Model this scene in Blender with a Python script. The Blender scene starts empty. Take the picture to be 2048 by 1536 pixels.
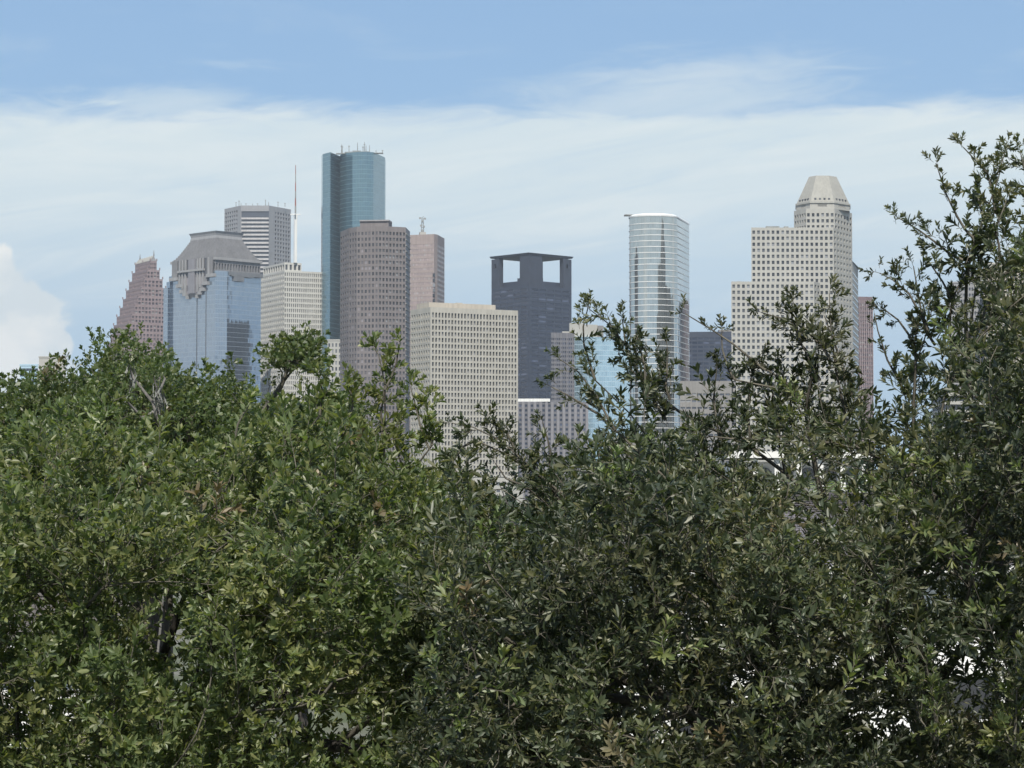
import bpy, bmesh, math, random
import numpy as np
from mathutils import Vector, Matrix, noise as mnoise

random.seed(7)
RNG = np.random.default_rng(11)
scene = bpy.context.scene
COL = scene.collection

# ------------------------------------------------------------------ camera
F, CX, CY, CZ, HORIZ = 4555.0, 1024.0, 768.0, 10.5, 975.0     # focal length in pixels of the 2048 px photo
PITCH = math.atan((HORIZ - CY) / F)
cp, sp = math.cos(PITCH), math.sin(PITCH)
cam_d = bpy.data.cameras.new("camera")
cam_d.sensor_width = 36.0
cam_d.lens = 36.0 * F / 2048.0
cam_d.clip_start, cam_d.clip_end = 0.5, 30000.0
cam = bpy.data.objects.new("camera", cam_d)
COL.objects.link(cam)
cam.location = (0, 0, CZ)
cam.rotation_euler = (math.pi / 2 + PITCH, 0, 0)
scene.camera = cam

# ------------------------------------------------------------------ exposure, sun, sky
scene.view_settings.view_transform = 'Standard'
scene.view_settings.look = 'None'
scene.view_settings.gamma = 1.0
scene.view_settings.exposure = 0.6
scene.view_settings.use_curve_mapping = False
SUN_EL, SUN_AZ = math.radians(50), math.radians(181)           # azimuth clockwise from the view direction (+Y)
SUN_STRENGTH, SKY_STRENGTH = 4.2, 0.11
sun_d = bpy.data.lights.new("sun", 'SUN')
sun_d.energy = SUN_STRENGTH
sun_d.angle = math.radians(0.6)
sun_d.color = (1.0, 0.94, 0.83)
sun = bpy.data.objects.new("sun", sun_d)
COL.objects.link(sun)
to_sun = Vector((math.sin(SUN_AZ) * math.cos(SUN_EL), math.cos(SUN_AZ) * math.cos(SUN_EL), math.sin(SUN_EL)))
sun.rotation_euler = to_sun.to_track_quat('Z', 'Y').to_euler()
sun.location = (0, -50, 300)


class NT:
    """small helper to wire shader nodes"""
    def __init__(self, tree):
        self.t = tree
        tree.nodes.clear()

    def n(self, kind, **kw):
        nd = self.t.nodes.new(kind)
        for k, v in kw.items():
            setattr(nd, k, v)
        return nd

    def put(self, sock, v):
        if isinstance(v, bpy.types.NodeSocket):
            self.t.links.new(v, sock)
        elif v is not None:
            if sock.type == 'RGBA' and not hasattr(v, '__len__'):
                v = (v, v, v, 1)
            elif sock.type == 'RGBA' and len(v) == 3:
                v = (*v, 1)
            sock.default_value = v

    def math(self, op, a, b=None, c=None, clamp=False):
        m = self.n('ShaderNodeMath', operation=op, use_clamp=clamp)
        for i, v in enumerate((a, b, c)):
            if v is not None:
                self.put(m.inputs[i], v)
        return m.outputs[0]

    def mix(self, f, a, b, blend='MIX'):
        m = self.n('ShaderNodeMix', data_type='RGBA', blend_type=blend)
        self.put(m.inputs[0], f); self.put(m.inputs[6], a); self.put(m.inputs[7], b)
        return m.outputs[2]

    def ramp(self, v, lo, hi, a=0.0, b=1.0):
        m = self.n('ShaderNodeMapRange', interpolation_type='SMOOTHSTEP')
        for i, q in enumerate((v, lo, hi, a, b)):
            self.put(m.inputs[i], q)
        return m.outputs[0]

    def lin(self, v, lo, hi, a=0.0, b=1.0):
        m = self.n('ShaderNodeMapRange')
        for i, q in enumerate((v, lo, hi, a, b)):
            self.put(m.inputs[i], q)
        return m.outputs[0]

    def noise(self, vec, scale, detail=3.0, rough=0.5, dist=0.0):
        m = self.n('ShaderNodeTexNoise')
        if vec is not None:
            self.put(m.inputs['Vector'], vec)
        self.put(m.inputs['Scale'], scale); self.put(m.inputs['Detail'], detail)
        self.put(m.inputs['Roughness'], rough); self.put(m.inputs['Distortion'], dist)
        return m.outputs['Fac']

    def xyz(self, x, y, z):
        m = self.n('ShaderNodeCombineXYZ')
        for i, v in enumerate((x, y, z)):
            self.put(m.inputs[i], v)
        return m.outputs[0]

    def sep(self, v):
        m = self.n('ShaderNodeSeparateXYZ'); self.put(m.inputs[0], v)
        return m.outputs


world = bpy.data.worlds.new("World")
scene.world = world
world.use_nodes = True
w = NT(world.node_tree)
sky = w.n('ShaderNodeTexSky', sky_type='NISHITA')
sky.sun_disc = False
sky.sun_elevation = SUN_EL
sky.sun_rotation = SUN_AZ
sky.altitude = 20
sky.air_density, sky.dust_density, sky.ozone_density = 1.0, 1.0, 1.6
dirv = w.n('ShaderNodeTexCoord').outputs['Generated']
dx, dy, dz = w.sep(dirv)[:3]
az = w.math('ARCTAN2', dx, dy)
el = w.math('ARCSINE', dz)
base = w.mix(1.0, sky.outputs[0], (SKY_STRENGTH,) * 3, 'MULTIPLY')
# a high veil of cirrostratus over the lower sky, all the way round
nA = w.noise(w.xyz(w.math('MULTIPLY', az, 3.0), w.math('MULTIPLY', el, 16.0), 0.0), 1.3, 4.0, 0.5, 0.6)
nB = w.noise(w.xyz(w.math('MULTIPLY', az, 9.0), w.math('MULTIPLY', el, 52.0), 3.7), 1.0, 5.0, 0.55, 0.5)
edge = w.math('ADD', w.math('MULTIPLY', w.math('SUBTRACT', nA, 0.5), 0.026), w.math('MULTIPLY', w.math('SUBTRACT', nB, 0.5), 0.013))
e1 = w.math('ADD', el, edge)
nF = w.noise(w.xyz(w.math('MULTIPLY', az, 26.0), w.math('SUBTRACT', w.math('MULTIPLY', el, 120.0), w.math('MULTIPLY', az, 6.0)), 2.2), 1.0, 8.0, 0.62, 1.2)
e1 = w.math('ADD', e1, w.math('MULTIPLY', w.math('SUBTRACT', nF, 0.5), 0.016))
veil = w.ramp(e1, 0.1700, 0.1565)
wisps = w.math('MULTIPLY', w.ramp(nB, 0.52, 0.78), w.ramp(el, 0.225, 0.165))
wisps = w.math('MULTIPLY', wisps, 0.45)
high = w.math('MULTIPLY', w.ramp(nA, 0.38, 0.62), w.ramp(el, 0.25, 0.7, 0.0, 0.9))  # cloud overhead, out of view, added to whiten and soften the sky light
m = w.math('MAXIMUM', w.math('MAXIMUM', veil, wisps), high)
# thin cirrus patches drifting above the veil: (azimuth, elevation, half width, half height, opacity)
for a0, e0, ra, re_, op in ((0.072, 0.168, 0.095, 0.024, 0.62), (-0.150, 0.165, 0.045, 0.011, 0.6), (0.5, 0.19, 0.16, 0.03, 0.5), (-0.6, 0.2, 0.2, 0.03, 0.5), (1.6, 0.2, 0.3, 0.04, 0.5), (-2.0, 0.19, 0.3, 0.04, 0.5), (2.8, 0.2, 0.3, 0.04, 0.5)):
    q1 = w.math('DIVIDE', w.math('SUBTRACT', az, a0), ra)
    q2 = w.math('DIVIDE', w.math('SUBTRACT', w.math('SUBTRACT', el, e0), w.math('MULTIPLY', w.math('SUBTRACT', az, a0), 0.06)), re_)
    rr = w.math('SQRT', w.math('ADD', w.math('MULTIPLY', q1, q1), w.math('MULTIPLY', q2, q2)))
    rr = w.math('ADD', rr, w.math('MULTIPLY', w.math('SUBTRACT', w.math('ADD', w.math('MULTIPLY', nB, 0.45), w.math('MULTIPLY', nF, 0.55)), 0.5), 1.8))
    m = w.math('MAXIMUM', m, w.ramp(rr, 1.1, 0.2, 0.0, op))
m = w.math('MULTIPLY', m, w.lin(nB, 0.2, 0.8, 0.90, 1.0))
veil_col = w.mix(w.ramp(el, 0.045, 0.150), (0.46, 0.63, 0.79), (0.72, 0.82, 0.855))
nE = w.noise(w.xyz(w.math('MULTIPLY', az, 7.0), w.math('SUBTRACT', w.math('MULTIPLY', el, 60.0), w.math('MULTIPLY', az, 9.0)), 5.5), 1.0, 7.0, 0.62, 0.9)
veil_col = w.mix(w.math('MULTIPLY', w.math('MULTIPLY', w.ramp(nE, 0.46, 0.68), w.ramp(el, 0.06, 0.11)), 0.55), veil_col, (0.83, 0.89, 0.89))
veil_col = w.mix(w.math('MULTIPLY', w.ramp(nE, 0.50, 0.30), 0.35), veil_col, (0.50, 0.67, 0.82))
blue = w.mix(w.ramp(el, 0.13, 0.42), (0.312, 0.522, 0.80), (0.24, 0.40, 0.70))
blue = w.mix(0.75, base, blue)
skyc = w.mix(m, blue, veil_col)
# cumulus heaps standing round the horizon: (azimuth, elevation, half width, half height)
nC = w.noise(w.xyz(w.math('MULTIPLY', az, 34.0), w.math('MULTIPLY', el, 36.0), 9.1), 1.0, 7.0, 0.56, 0.2)
nD = w.noise(w.xyz(w.math('MULTIPLY', az, 22.0), w.math('MULTIPLY', el, 30.0), 1.3), 1.0, 5.0, 0.55)
cum = None
for a0, e0, ra, re_ in ((-0.236, 0.070, 0.045, 0.030), (-0.229, 0.048, 0.043, 0.024), (-0.199, 0.061, 0.010, 0.009), (-0.62, 0.06, 0.10, 0.05), (0.55, 0.05, 0.09, 0.035),
                        (1.3, 0.07, 0.13, 0.06), (-1.5, 0.06, 0.16, 0.05), (2.4, 0.06, 0.14, 0.05), (-2.5, 0.07, 0.15, 0.05)):
    q1 = w.math('DIVIDE', w.math('SUBTRACT', az, a0), ra)
    q2 = w.math('DIVIDE', w.math('SUBTRACT', el, e0), re_)
    rr = w.math('SQRT', w.math('ADD', w.math('MULTIPLY', q1, q1), w.math('MULTIPLY', q2, q2)))
    rr = w.math('ADD', rr, w.math('MULTIPLY', w.math('SUBTRACT', nC, 0.5), 1.3))
    k = w.ramp(rr, 1.08, 0.93)
    cum = k if cum is None else w.math('MAXIMUM', cum, k)
cum_col = w.mix(w.ramp(nD, 0.40, 0.62), (0.72, 0.79, 0.82), (0.93, 0.94, 0.91))
skyc = w.mix(w.math('MULTIPLY', cum, 0.93), skyc, cum_col)
bg = w.n('ShaderNodeBackground')
w.put(bg.inputs[0], skyc)
bg.inputs[1].default_value = 0.66
w.t.links.new(bg.outputs[0], w.n('ShaderNodeOutputWorld').inputs[0])


# ------------------------------------------------------------------ picture geometry -> world
def ray(x, y):
    u, v = (x - CX) / F, (CY - y) / F
    return Vector((u, cp - v * sp, sp + v * cp))

def P(x, y, Y):
    d = ray(x, y)
    return Vector((0, 0, CZ)) + d * (Y / d.y)

def ZY(y, Y):
    return P(CX, y, Y).z

def PX(x, Y, Z):
    return (x - CX) / F * (Y * cp + (Z - CZ) * sp)

def XY(x, Y, Z):
    return Vector((PX(x, Y, Z), Y))


# ------------------------------------------------------------------ materials
MATS = {}
def principled(name):
    mt = bpy.data.materials.new(name)
    mt.use_nodes = True
    t = NT(mt.node_tree)
    b = t.n('ShaderNodeBsdfPrincipled')
    o = t.n('ShaderNodeOutputMaterial')
    t.t.links.new(b.outputs[0], o.inputs[0])
    MATS[name] = mt
    return mt, t, b, o

def mat_wall(name, col, rough=0.85, var=0.12, scale=0.15, streak=0.10, spec=0.3, bump=0.0):
    mt, t, b, o = principled(name)
    co = t.n('ShaderNodeTexCoord').outputs['Object']
    s = t.sep(co)
    n1 = t.noise(co, scale, 5.0, 0.6)
    n2 = t.noise(t.xyz(t.math('MULTIPLY', s[0], 0.9), t.math('MULTIPLY', s[1], 0.9), t.math('MULTIPLY', s[2], 0.03)), 1.0, 3.0)
    f = t.math('ADD', t.lin(n1, 0.3, 0.7, 1 - var, 1 + var), t.lin(n2, 0.3, 0.7, -streak, streak))
    c = t.mix(1.0, col, t.xyz(f, f, f), 'MULTIPLY')
    t.put(b.inputs['Base Color'], c)
    b.inputs['Roughness'].default_value = rough
    b.inputs['Specular IOR Level'].default_value = spec
    return mt

def mat_window(name, dark, light, rough=0.12, spec=0.6, metal=0.0):
    mt, t, b, o = principled(name)
    g = t.n('ShaderNodeNewGeometry')
    r = t.math('FRACT', t.math('ADD', g.outputs['Random Per Island'], t.n('ShaderNodeObjectInfo').outputs['Random']))
    f = t.math('POWER', r, 2.2)
    blind = t.math('MULTIPLY', t.math('GREATER_THAN', t.math('FRACT', t.math('MULTIPLY', r, 17.0)), 0.88), 0.7)
    t.put(b.inputs['Base Color'], t.mix(blind, t.mix(f, dark, light), tuple(min(.3, v * 2.2 + .02) for v in light)))
    b.inputs['Roughness'].default_value = rough
    b.inputs['Metallic'].default_value = metal
    b.inputs['Specular IOR Level'].default_value = spec
    return mt

def mat_curtain(name, tint, line, pw, fh, metal=0.9, rough=0.1, lw=0.10, lh=0.12, wob=0.012, var=0.12):
    """curtain wall of reflecting panes; UV is in metres along the wall and up"""
    mt, t, b, o = principled(name)
    uv = t.n('ShaderNodeUVMap').outputs[0]
    s = t.sep(uv)
    a, c = t.math('DIVIDE', s[0], pw), t.math('DIVIDE', s[1], fh)
    wn = t.n('ShaderNodeTexWhiteNoise', noise_dimensions='3D')
    t.put(wn.inputs['Vector'], t.xyz(t.math('FLOOR', a), t.math('FLOOR', c), 0.0))
    fa, fc = t.math('FRACT', a), t.math('FRACT', c)
    ln = t.math('MAXIMUM', t.math('LESS_THAN', fa, lw), t.math('LESS_THAN', fc, lh))
    k = t.lin(wn.outputs['Value'], 0, 1, 1 - var, 1 + var)
    col = t.mix(1.0, tint, t.xyz(k, k, k), 'MULTIPLY')
    t.put(b.inputs['Base Color'], t.mix(ln, col, line))
    t.put(b.inputs['Metallic'], t.math('MULTIPLY', t.math('SUBTRACT', 1.0, t.math('MULTIPLY', ln, 0.5)), metal))
    b.inputs['Roughness'].default_value = rough
    geo = t.n('ShaderNodeNewGeometry')
    off = t.n('ShaderNodeVectorMath', operation='SUBTRACT')
    t.put(off.inputs[0], wn.outputs['Color']); off.inputs[1].default_value = (0.5, 0.5, 0.5)
    sc = t.n('ShaderNodeVectorMath', operation='SCALE')
    t.put(sc.inputs[0], off.outputs[0]); sc.inputs['Scale'].default_value = wob
    ad = t.n('ShaderNodeVectorMath', operation='ADD')
    t.put(ad.inputs[0], geo.outputs['Normal']); t.put(ad.inputs[1], sc.outputs[0])
    nn = t.n('ShaderNodeVectorMath', operation='NORMALIZE'); t.put(nn.inputs[0], ad.outputs[0])
    t.put(b.inputs['Normal'], nn.outputs[0])
    return mt

def mat_leaf(name, cols, trans=0.28, rough=0.48, spec=0.8):
    """leaf colours vary leaf by leaf and softly from clump to clump"""
    mt, t, b, o = principled(name)
    g = t.n('ShaderNodeNewGeometry')
    r = g.outputs['Random Per Island']
    co = t.n('ShaderNodeTexCoord').outputs['Object']
    cl = t.noise(co, 1.3, 4.0, 0.6)
    rm = t.n('ShaderNodeValToRGB')
    els = rm.color_ramp.elements
    els[0].position, els[0].color = 0.0, (*cols[0], 1)
    els[1].position, els[1].color = 1.0, (*cols[-1], 1)
    for i, c in enumerate(cols[1:-1]):
        e = els.new((i + 1) / (len(cols) - 1)); e.color = (*c, 1)
    t.put(rm.inputs[0], t.math('ADD', t.math('MULTIPLY', t.math('POWER', r, 1.4), 0.75), t.lin(cl, 0.35, 0.68, -0.22, 0.40), clamp=True))
    hue = t.noise(co, 2.3, 4.0, 0.6)
    hue = t.ramp(t.math('ADD', hue, t.math('MULTIPLY', t.math('SUBTRACT', r, 0.5), 0.25)), 0.42, 0.66)
    lc = t.mix(1.0, rm.outputs[0], t.mix(hue, (0.92, 1.02, 0.98), (1.08, 0.99, 0.88)), 'MULTIPLY')
    t.put(b.inputs['Base Color'], lc)
    b.inputs['Roughness'].default_value = rough
    b.inputs['Specular IOR Level'].default_value = spec
    tr = t.n('ShaderNodeBsdfTranslucent')
    t.put(tr.inputs[0], t.mix(1.0, lc, (1.5, 1.6, 0.7), 'MULTIPLY'))
    mx = t.n('ShaderNodeMixShader'); mx.inputs[0].default_value = trans
    t.t.links.new(b.outputs[0], mx.inputs[1]); t.t.links.new(tr.outputs[0], mx.inputs[2])
    t.t.links.new(mx.outputs[0], o.inputs[0])
    return mt

def mat_bark(name, a, bcol, scale=9.0):
    mt, t, b, o = principled(name)
    co = t.n('ShaderNodeTexCoord').outputs['Object']
    s = t.sep(co)
    nz = t.noise(t.xyz(s[0], s[1], t.math('MULTIPLY', s[2], 0.35)), scale, 5.0, 0.65)
    t.put(b.inputs['Base Color'], t.mix(t.ramp(nz, 0.35, 0.7), a, bcol))
    b.inputs['Roughness'].default_value = 0.9
    bp = t.n('ShaderNodeBump'); bp.inputs['Strength'].default_value = 0.6; bp.inputs['Distance'].default_value = 0.02
    t.put(bp.inputs['Height'], nz); t.put(b.inputs['Normal'], bp.outputs[0])
    return mt


# ------------------------------------------------------------------ mesh helpers
class MB:
    def __init__(self):
        self.v, self.f, self.uv = [], [], []

    def quad(self, a, b, c, d, uv=None):
        i = len(self.v)
        self.v += [tuple(a), tuple(b), tuple(c), tuple(d)]
        self.f.append((i, i + 1, i + 2, i + 3))
        self.uv.append(uv or ((0, 0), (1, 0), (1, 1), (0, 1)))

    def poly(self, pts):
        i = len(self.v)
        self.v += [tuple(p) for p in pts]
        self.f.append(tuple(range(i, i + len(pts))))
        self.uv.append(tuple((p[0], p[1]) for p in pts))

    def wall(self, a, b, z0, z1, u0=0.0):
        L = (b - a).length
        self.quad((a.x, a.y, z0), (b.x, b.y, z0), (b.x, b.y, z1), (a.x, a.y, z1), ((u0, z0), (u0 + L, z0), (u0 + L, z1), (u0, z1)))
        return u0 + L

    def prism(self, pts, z0, z1, bottom=True, top=True):
        """pts run left to right along the side that faces the viewer, then round the back"""
        n = len(pts)
        for i in range(n):
            self.wall(pts[i], pts[(i + 1) % n], z0, z1)
        if top:
            self.poly([(p.x, p.y, z1) for p in pts])
        if bottom:
            self.poly([(p.x, p.y, z0) for p in reversed(pts)])

    def frustum(self, p0, p1, z0, z1, top=True):
        n = len(p0)
        for i in range(n):
            j = (i + 1) % n
            self.quad((*p0[i], z0), (*p0[j], z0), (*p1[j], z1), (*p1[i], z1))
        if top:
            self.poly([(p.x, p.y, z1) for p in p1])

    def box(self, c, sx, sy, sz, ang=0.0):
        """box whose bottom centre is c"""
        ca, sa = math.cos(ang), math.sin(ang)
        pts = [Vector((c[0] + ca * x - sa * y, c[1] + sa * x + ca * y)) for x, y in
               ((-sx / 2, -sy / 2), (sx / 2, -sy / 2), (sx / 2, sy / 2), (-sx / 2, sy / 2))]
        self.prism(pts, c[2], c[2] + sz)

    def slab(self, a, b, n, z0, z1, back, front):
        """box along wall line a-b from 'back' behind it to 'front' proud of it"""
        self.prism([a + n * front, b + n * front, b - n * back, a - n * back], z0, z1)

    def tube(self, pts, rad, k=6):
        pts = [Vector(p) for p in pts]
        rings = []
        for i, p in enumerate(pts):
            d = (pts[min(i + 1, len(pts) - 1)] - pts[max(i - 1, 0)])
            d = d.normalized() if d.length > 1e-9 else Vector((0, 0, 1))
            s = d.cross(Vector((0.31, 0.77, 0.55))).normalized()
            q = d.cross(s)
            r = rad[i] if hasattr(rad, '__len__') else rad
            base = len(self.v)
            for j in range(k):
                an = 2 * math.pi * j / k
                self.v.append(tuple(p + (s * math.cos(an) + q * math.sin(an)) * r))
            rings.append(base)
        for a, b in zip(rings, rings[1:]):
            for j in range(k):
                self.f.append((a + j, b + j, b + (j + 1) % k, a + (j + 1) % k))
                self.uv.append(((0, 0), (1, 0), (1, 1), (0, 1)))
        self.f.append(tuple(rings[-1] + j for j in range(k))); self.uv.append(tuple((0, 0) for _ in range(k)))

    def build(self, name, mat, parent=None, smooth=False, uvs=False, kind=None):
        me = bpy.data.meshes.new(name)
        off = Vector(parent.location) if parent is not None else Vector((0, 0, 0))
        v = [(x - off.x, y - off.y, z - off.z) for x, y, z in self.v]
        me.from_pydata(v, [], self.f)
        if uvs:
            ul = me.uv_layers.new(name="UVMap")
            flat = [c for q in self.uv for p in q for c in p]
            ul.data.foreach_set("uv", flat)
        if smooth:
            me.polygons.foreach_set("use_smooth", [True] * len(me.polygons))
        me.materials.append(MATS[mat])
        me.update()
        o = bpy.data.objects.new(name, me)
        COL.objects.link(o)
        o.parent = parent
        if kind:
            o["kind"] = kind
        return o


def tag(o, label, cat, group=None):
    o["label"], o["category"] = label, cat
    if group:
        o["group"] = group
    return o

def empty(name, loc, label, cat, group=None):
    o = bpy.data.objects.new(name, None)
    o.empty_display_size = 1.0
    COL.objects.link(o)
    o.location = loc
    return tag(o, label, cat, group)

def nrm(a, b):
    t = (b - a).normalized()
    return Vector((t.y, -t.x))

PANE = None
def pane_mesh(mat):
    """shared unit window: a pane in a thin frame with a middle mullion"""
    key = "pane_" + mat
    if key in bpy.data.meshes:
        return bpy.data.meshes[key]
    m_ = MB()
    m_.quad((-.5, 0, -.5), (.5, 0, -.5), (.5, 0, .5), (-.5, 0, .5))
    me = bpy.data.meshes.new(key)
    x = .5
    v = [(-x, 0, -x), (x, 0, -x), (x, 0, x), (-x, 0, x), (-x, .15, -x), (x, .15, -x), (x, .15, x), (-x, .15, x)]
    f = [(0, 1, 2, 3), (5, 4, 7, 6), (4, 5, 1, 0), (3, 2, 6, 7), (4, 0, 3, 7), (1, 5, 6, 2)]
    me.from_pydata(v, [], f)
    me.materials.append(MATS[mat])
    me.update()
    return me

def facade(mb, wins, a, b, z0, z1, cols, fh, ww, wh, rec=0.4, mt=0.0, ms=0.0, first=None, prio=0):
    """wall from a to b (seen left to right) with real recessed openings; panes are listed in wins"""
    t = (b - a).normalized(); L = (b - a).length
    n = Vector((t.y, -t.x))
    pitch = (L - 2 * ms) / cols
    def pt(u, z, dep=0.0):
        q = a + t * u - n * dep
        return (q.x, q.y, z)
    z = z1
    row = 0
    if mt > 0:
        mb.quad(pt(0, z - mt), pt(L, z - mt), pt(L, z), pt(0, z)); z -= mt
    while True:
        h = first if (first and row == 0) else fh
        if z - h < z0:
            break
        wt = z - h * (1 - wh) * 0.5
        wb = wt - h * wh
        mb.quad(pt(0, wt), pt(L, wt), pt(L, z), pt(0, z))
        mb.quad(pt(0, z - h), pt(L, z - h), pt(L, wb), pt(0, wb))
        prev = 0.0
        for c in range(cols):
            u0 = ms + pitch * (c + 0.5 - ww / 2); u1 = u0 + pitch * ww
            mb.quad(pt(prev, wb), pt(u0, wb), pt(u0, wt), pt(prev, wt))
            mb.quad(pt(u0, wb), pt(u1, wb), pt(u1, wb, rec), pt(u0, wb, rec))
            mb.quad(pt(u0, wt, rec), pt(u1, wt, rec), pt(u1, wt), pt(u0, wt))
            mb.quad(pt(u0, wb), pt(u0, wb, rec), pt(u0, wt, rec), pt(u0, wt))
            mb.quad(pt(u1, wb, rec), pt(u1, wb), pt(u1, wt), pt(u1, wt, rec))
            q = a + t * ((u0 + u1) / 2) - n * rec
            wins.append((prio, -row, q.x, q.y, (wb + wt) / 2, t.x, t.y, u1 - u0, wt - wb))
            prev = u1
        mb.quad(pt(prev, wb), pt(L, wb), pt(L, wt), pt(prev, wt))
        z -= h
        row += 1
    if z > z0:
        mb.quad(pt(0, z0), pt(L, z0), pt(L, z), pt(0, z))

def add_windows(wins, root, mat, single=300):
    """the most visible ones as objects of their own, the rest joined"""
    wins = sorted(wins, key=lambda q: (q[0] - q[1] * 0.05))
    me = pane_mesh(mat)
    for q in wins[:single]:
        o = bpy.data.objects.new("window", me)
        COL.objects.link(o)
        o.parent = root
        o.location = (q[2] - root.location.x, q[3] - root.location.y, q[4] - root.location.z)
        o.rotation_euler = (0, 0, math.atan2(q[6], q[5]))
        o.scale = (q[7], 1, q[8])
    rest = wins[single:]
    if rest:
        mb = MB()
        for q in rest:
            tx, ty, h, ww = q[5], q[6], q[8] / 2, q[7] / 2
            mb.quad((q[2] - tx * ww, q[3] - ty * ww, q[4] - h), (q[2] + tx * ww, q[3] + ty * ww, q[4] - h),
                    (q[2] + tx * ww, q[3] + ty * ww, q[4] + h), (q[2] - tx * ww, q[3] - ty * ww, q[4] + h))
        mb.build("window", mat, root, kind="stuff")

def corner(xl, xc, xr, y, d, th, dl=None):
    """box with its near vertical edge at pixel xc; returns left, corner, right, back plan points and the top height"""
    z = ZY(y, d)
    C = XY(xc, d, z)
    u = Vector((math.cos(th), math.sin(th))); v = Vector((-math.sin(th), math.cos(th)))
    D = d * cp + (z - CZ) * sp
    tl, tr = (xl - CX) / F, (xr - CX) / F
    Lv = (tl * D - C.x) / (v.x - tl * v.y * cp)
    Lu = (tr * D - C.x) / (u.x - tr * u.y * cp)
    return C + v * Lv, C, C + u * Lu, C + u * Lu + v * Lv, z

GRID = math.radians(28)

# ------------------------------------------------------------------ materials of the place
mat_wall("red_granite", (0.205, 0.158, 0.162), var=0.10)
mat_wall("grey_granite", (0.165, 0.163, 0.168), var=0.14, streak=0.14)
mat_wall("pale_granite", (0.25, 0.25, 0.255), var=0.10)
mat_wall("steel_grey", (0.235, 0.238, 0.25), var=0.06)
mat_wall("band_white", (0.384, 0.372, 0.372), var=0.06)
mat_wall("travertine", (0.44, 0.435, 0.41), var=0.07, streak=0.06)
mat_wall("brown_granite", (0.15, 0.134, 0.134), var=0.10)
mat_wall("brown_lit_edge", (0.25, 0.24, 0.245), var=0.08)  # paler brown granite; sunlight on the right facet is put into its colour
mat_wall("pink_granite", (0.260, 0.214, 0.202), var=0.08)
mat_wall("pink_line", (0.248, 0.195, 0.192), var=0.08)
mat_wall("cream_concrete", (0.335, 0.322, 0.288), var=0.06, streak=0.08)
mat_wall("cream_penthouse", (0.37, 0.335, 0.285), var=0.05)
mat_wall("dark_granite", (0.036, 0.043, 0.061), rough=0.6, var=0.15)
mat_wall("slate_spandrel", (0.034, 0.042, 0.064), rough=0.5, var=0.15)
mat_wall("mauve_concrete", (0.125, 0.127, 0.145), var=0.10)
mat_wall("mauve_rib", (0.185, 0.182, 0.2), var=0.10)
mat_wall("crown_stone", (0.25, 0.246, 0.225), var=0.05)
mat_wall("white_concrete", (0.325, 0.32, 0.298), var=0.05, streak=0.05)
mat_wall("white_metal", (0.640, 0.648, 0.640), rough=0.5, var=0.03)
mat_wall("maroon_granite", (0.130, 0.093, 0.099), var=0.10)
mat_wall("maroon_fin", (0.223, 0.180, 0.186), var=0.10)
mat_wall("roof_gravel", (0.223, 0.217, 0.205), var=0.2)
mat_wall("plant_grey", (0.211, 0.217, 0.211), var=0.2)
mat_wall("tan_concrete", (0.19, 0.182, 0.175), var=0.1)
mat_wall("white_paint", (0.6, 0.6, 0.59), rough=0.55, var=0.04, scale=0.8, streak=0.03)
mat_wall("stone_shade_grey", (0.136, 0.143, 0.155), var=0.1)  # grey of stone bands and dormer, and of shade painted in arches and deck
mat_wall("mast_red", (0.236, 0.099, 0.081), var=0.1)
mat_window("window_dark", (0.020, 0.022, 0.028), (0.11, 0.115, 0.125))
mat_window("window_brown", (0.02, 0.02, 0.025), (0.12, 0.11, 0.12), rough=0.1, spec=0.8)
mat_window("window_rose", (0.06, 0.05, 0.06), (0.16, 0.13, 0.14), rough=0.15)
mat_window("window_pink", (0.22, 0.18, 0.18), (0.34, 0.27, 0.27), rough=0.3)
mat_window("window_slate", (0.010, 0.014, 0.032), (0.03, 0.038, 0.065), rough=0.1)
mat_window("window_grey", (0.05, 0.055, 0.07), (0.13, 0.14, 0.16))
mat_curtain("glass_blue", (0.31, 0.375, 0.45), (0.28, 0.335, 0.40), 1.5, 3.9, metal=0.92, rough=0.07, wob=0.02, var=0.06)
mat_curtain("glass_teal", (0.185, 0.285, 0.325), (0.16, 0.25, 0.285), 1.5, 4.0, metal=0.85, rough=0.12, wob=0.03, var=0.07)
mat_curtain("glass_silver", (0.49, 0.515, 0.50), (0.44, 0.465, 0.455), 1.5, 3.83, metal=0.92, rough=0.06, wob=0.012, lw=0.06, lh=0.0, var=0.08)
mat_curtain("glass_pale", (0.50, 0.66, 0.73), (0.46, 0.60, 0.68), 1.6, 3.9, metal=0.9, rough=0.12, wob=0.015, var=0.05)
mat_curtain("glass_dark", (0.16, 0.17, 0.20), (0.12, 0.12, 0.15), 1.6, 3.9, metal=0.8, rough=0.1, wob=0.03, var=0.3)

# ------------------------------------------------------------------ ground
g = MB()
R_ = 5200.0
ring = [(R_ * math.cos(a), R_ * math.sin(a)) for a in np.linspace(0, 2 * math.pi, 64, endpoint=False)]
g.poly([(x, y, 0) for x, y in ring])
mt_, t_, b_, o_ = principled("ground")
co_ = t_.n('ShaderNodeTexCoord').outputs['Object']
f_ = t_.ramp(t_.noise(co_, 0.05, 6.0, 0.6), 0.42, 0.58)
gr_ = t_.mix(t_.noise(co_, 2.5, 5.0), (0.035, 0.055, 0.02), (0.075, 0.085, 0.035))
t_.put(b_.inputs['Base Color'], t_.mix(f_, gr_, t_.mix(t_.noise(co_, 4.0, 6.0), (0.10, 0.095, 0.085), (0.17, 0.16, 0.145))))
b_.inputs['Roughness'].default_value = 0.95
gb = g.build("ground", "ground"); gb["kind"] = "structure"

CITY = "office towers of the downtown skyline"
def tower(name, x, d, label, cat="office tower"):
    return empty(name, (PX(x, d, 0), d, 0), label, cat, CITY)

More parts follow.
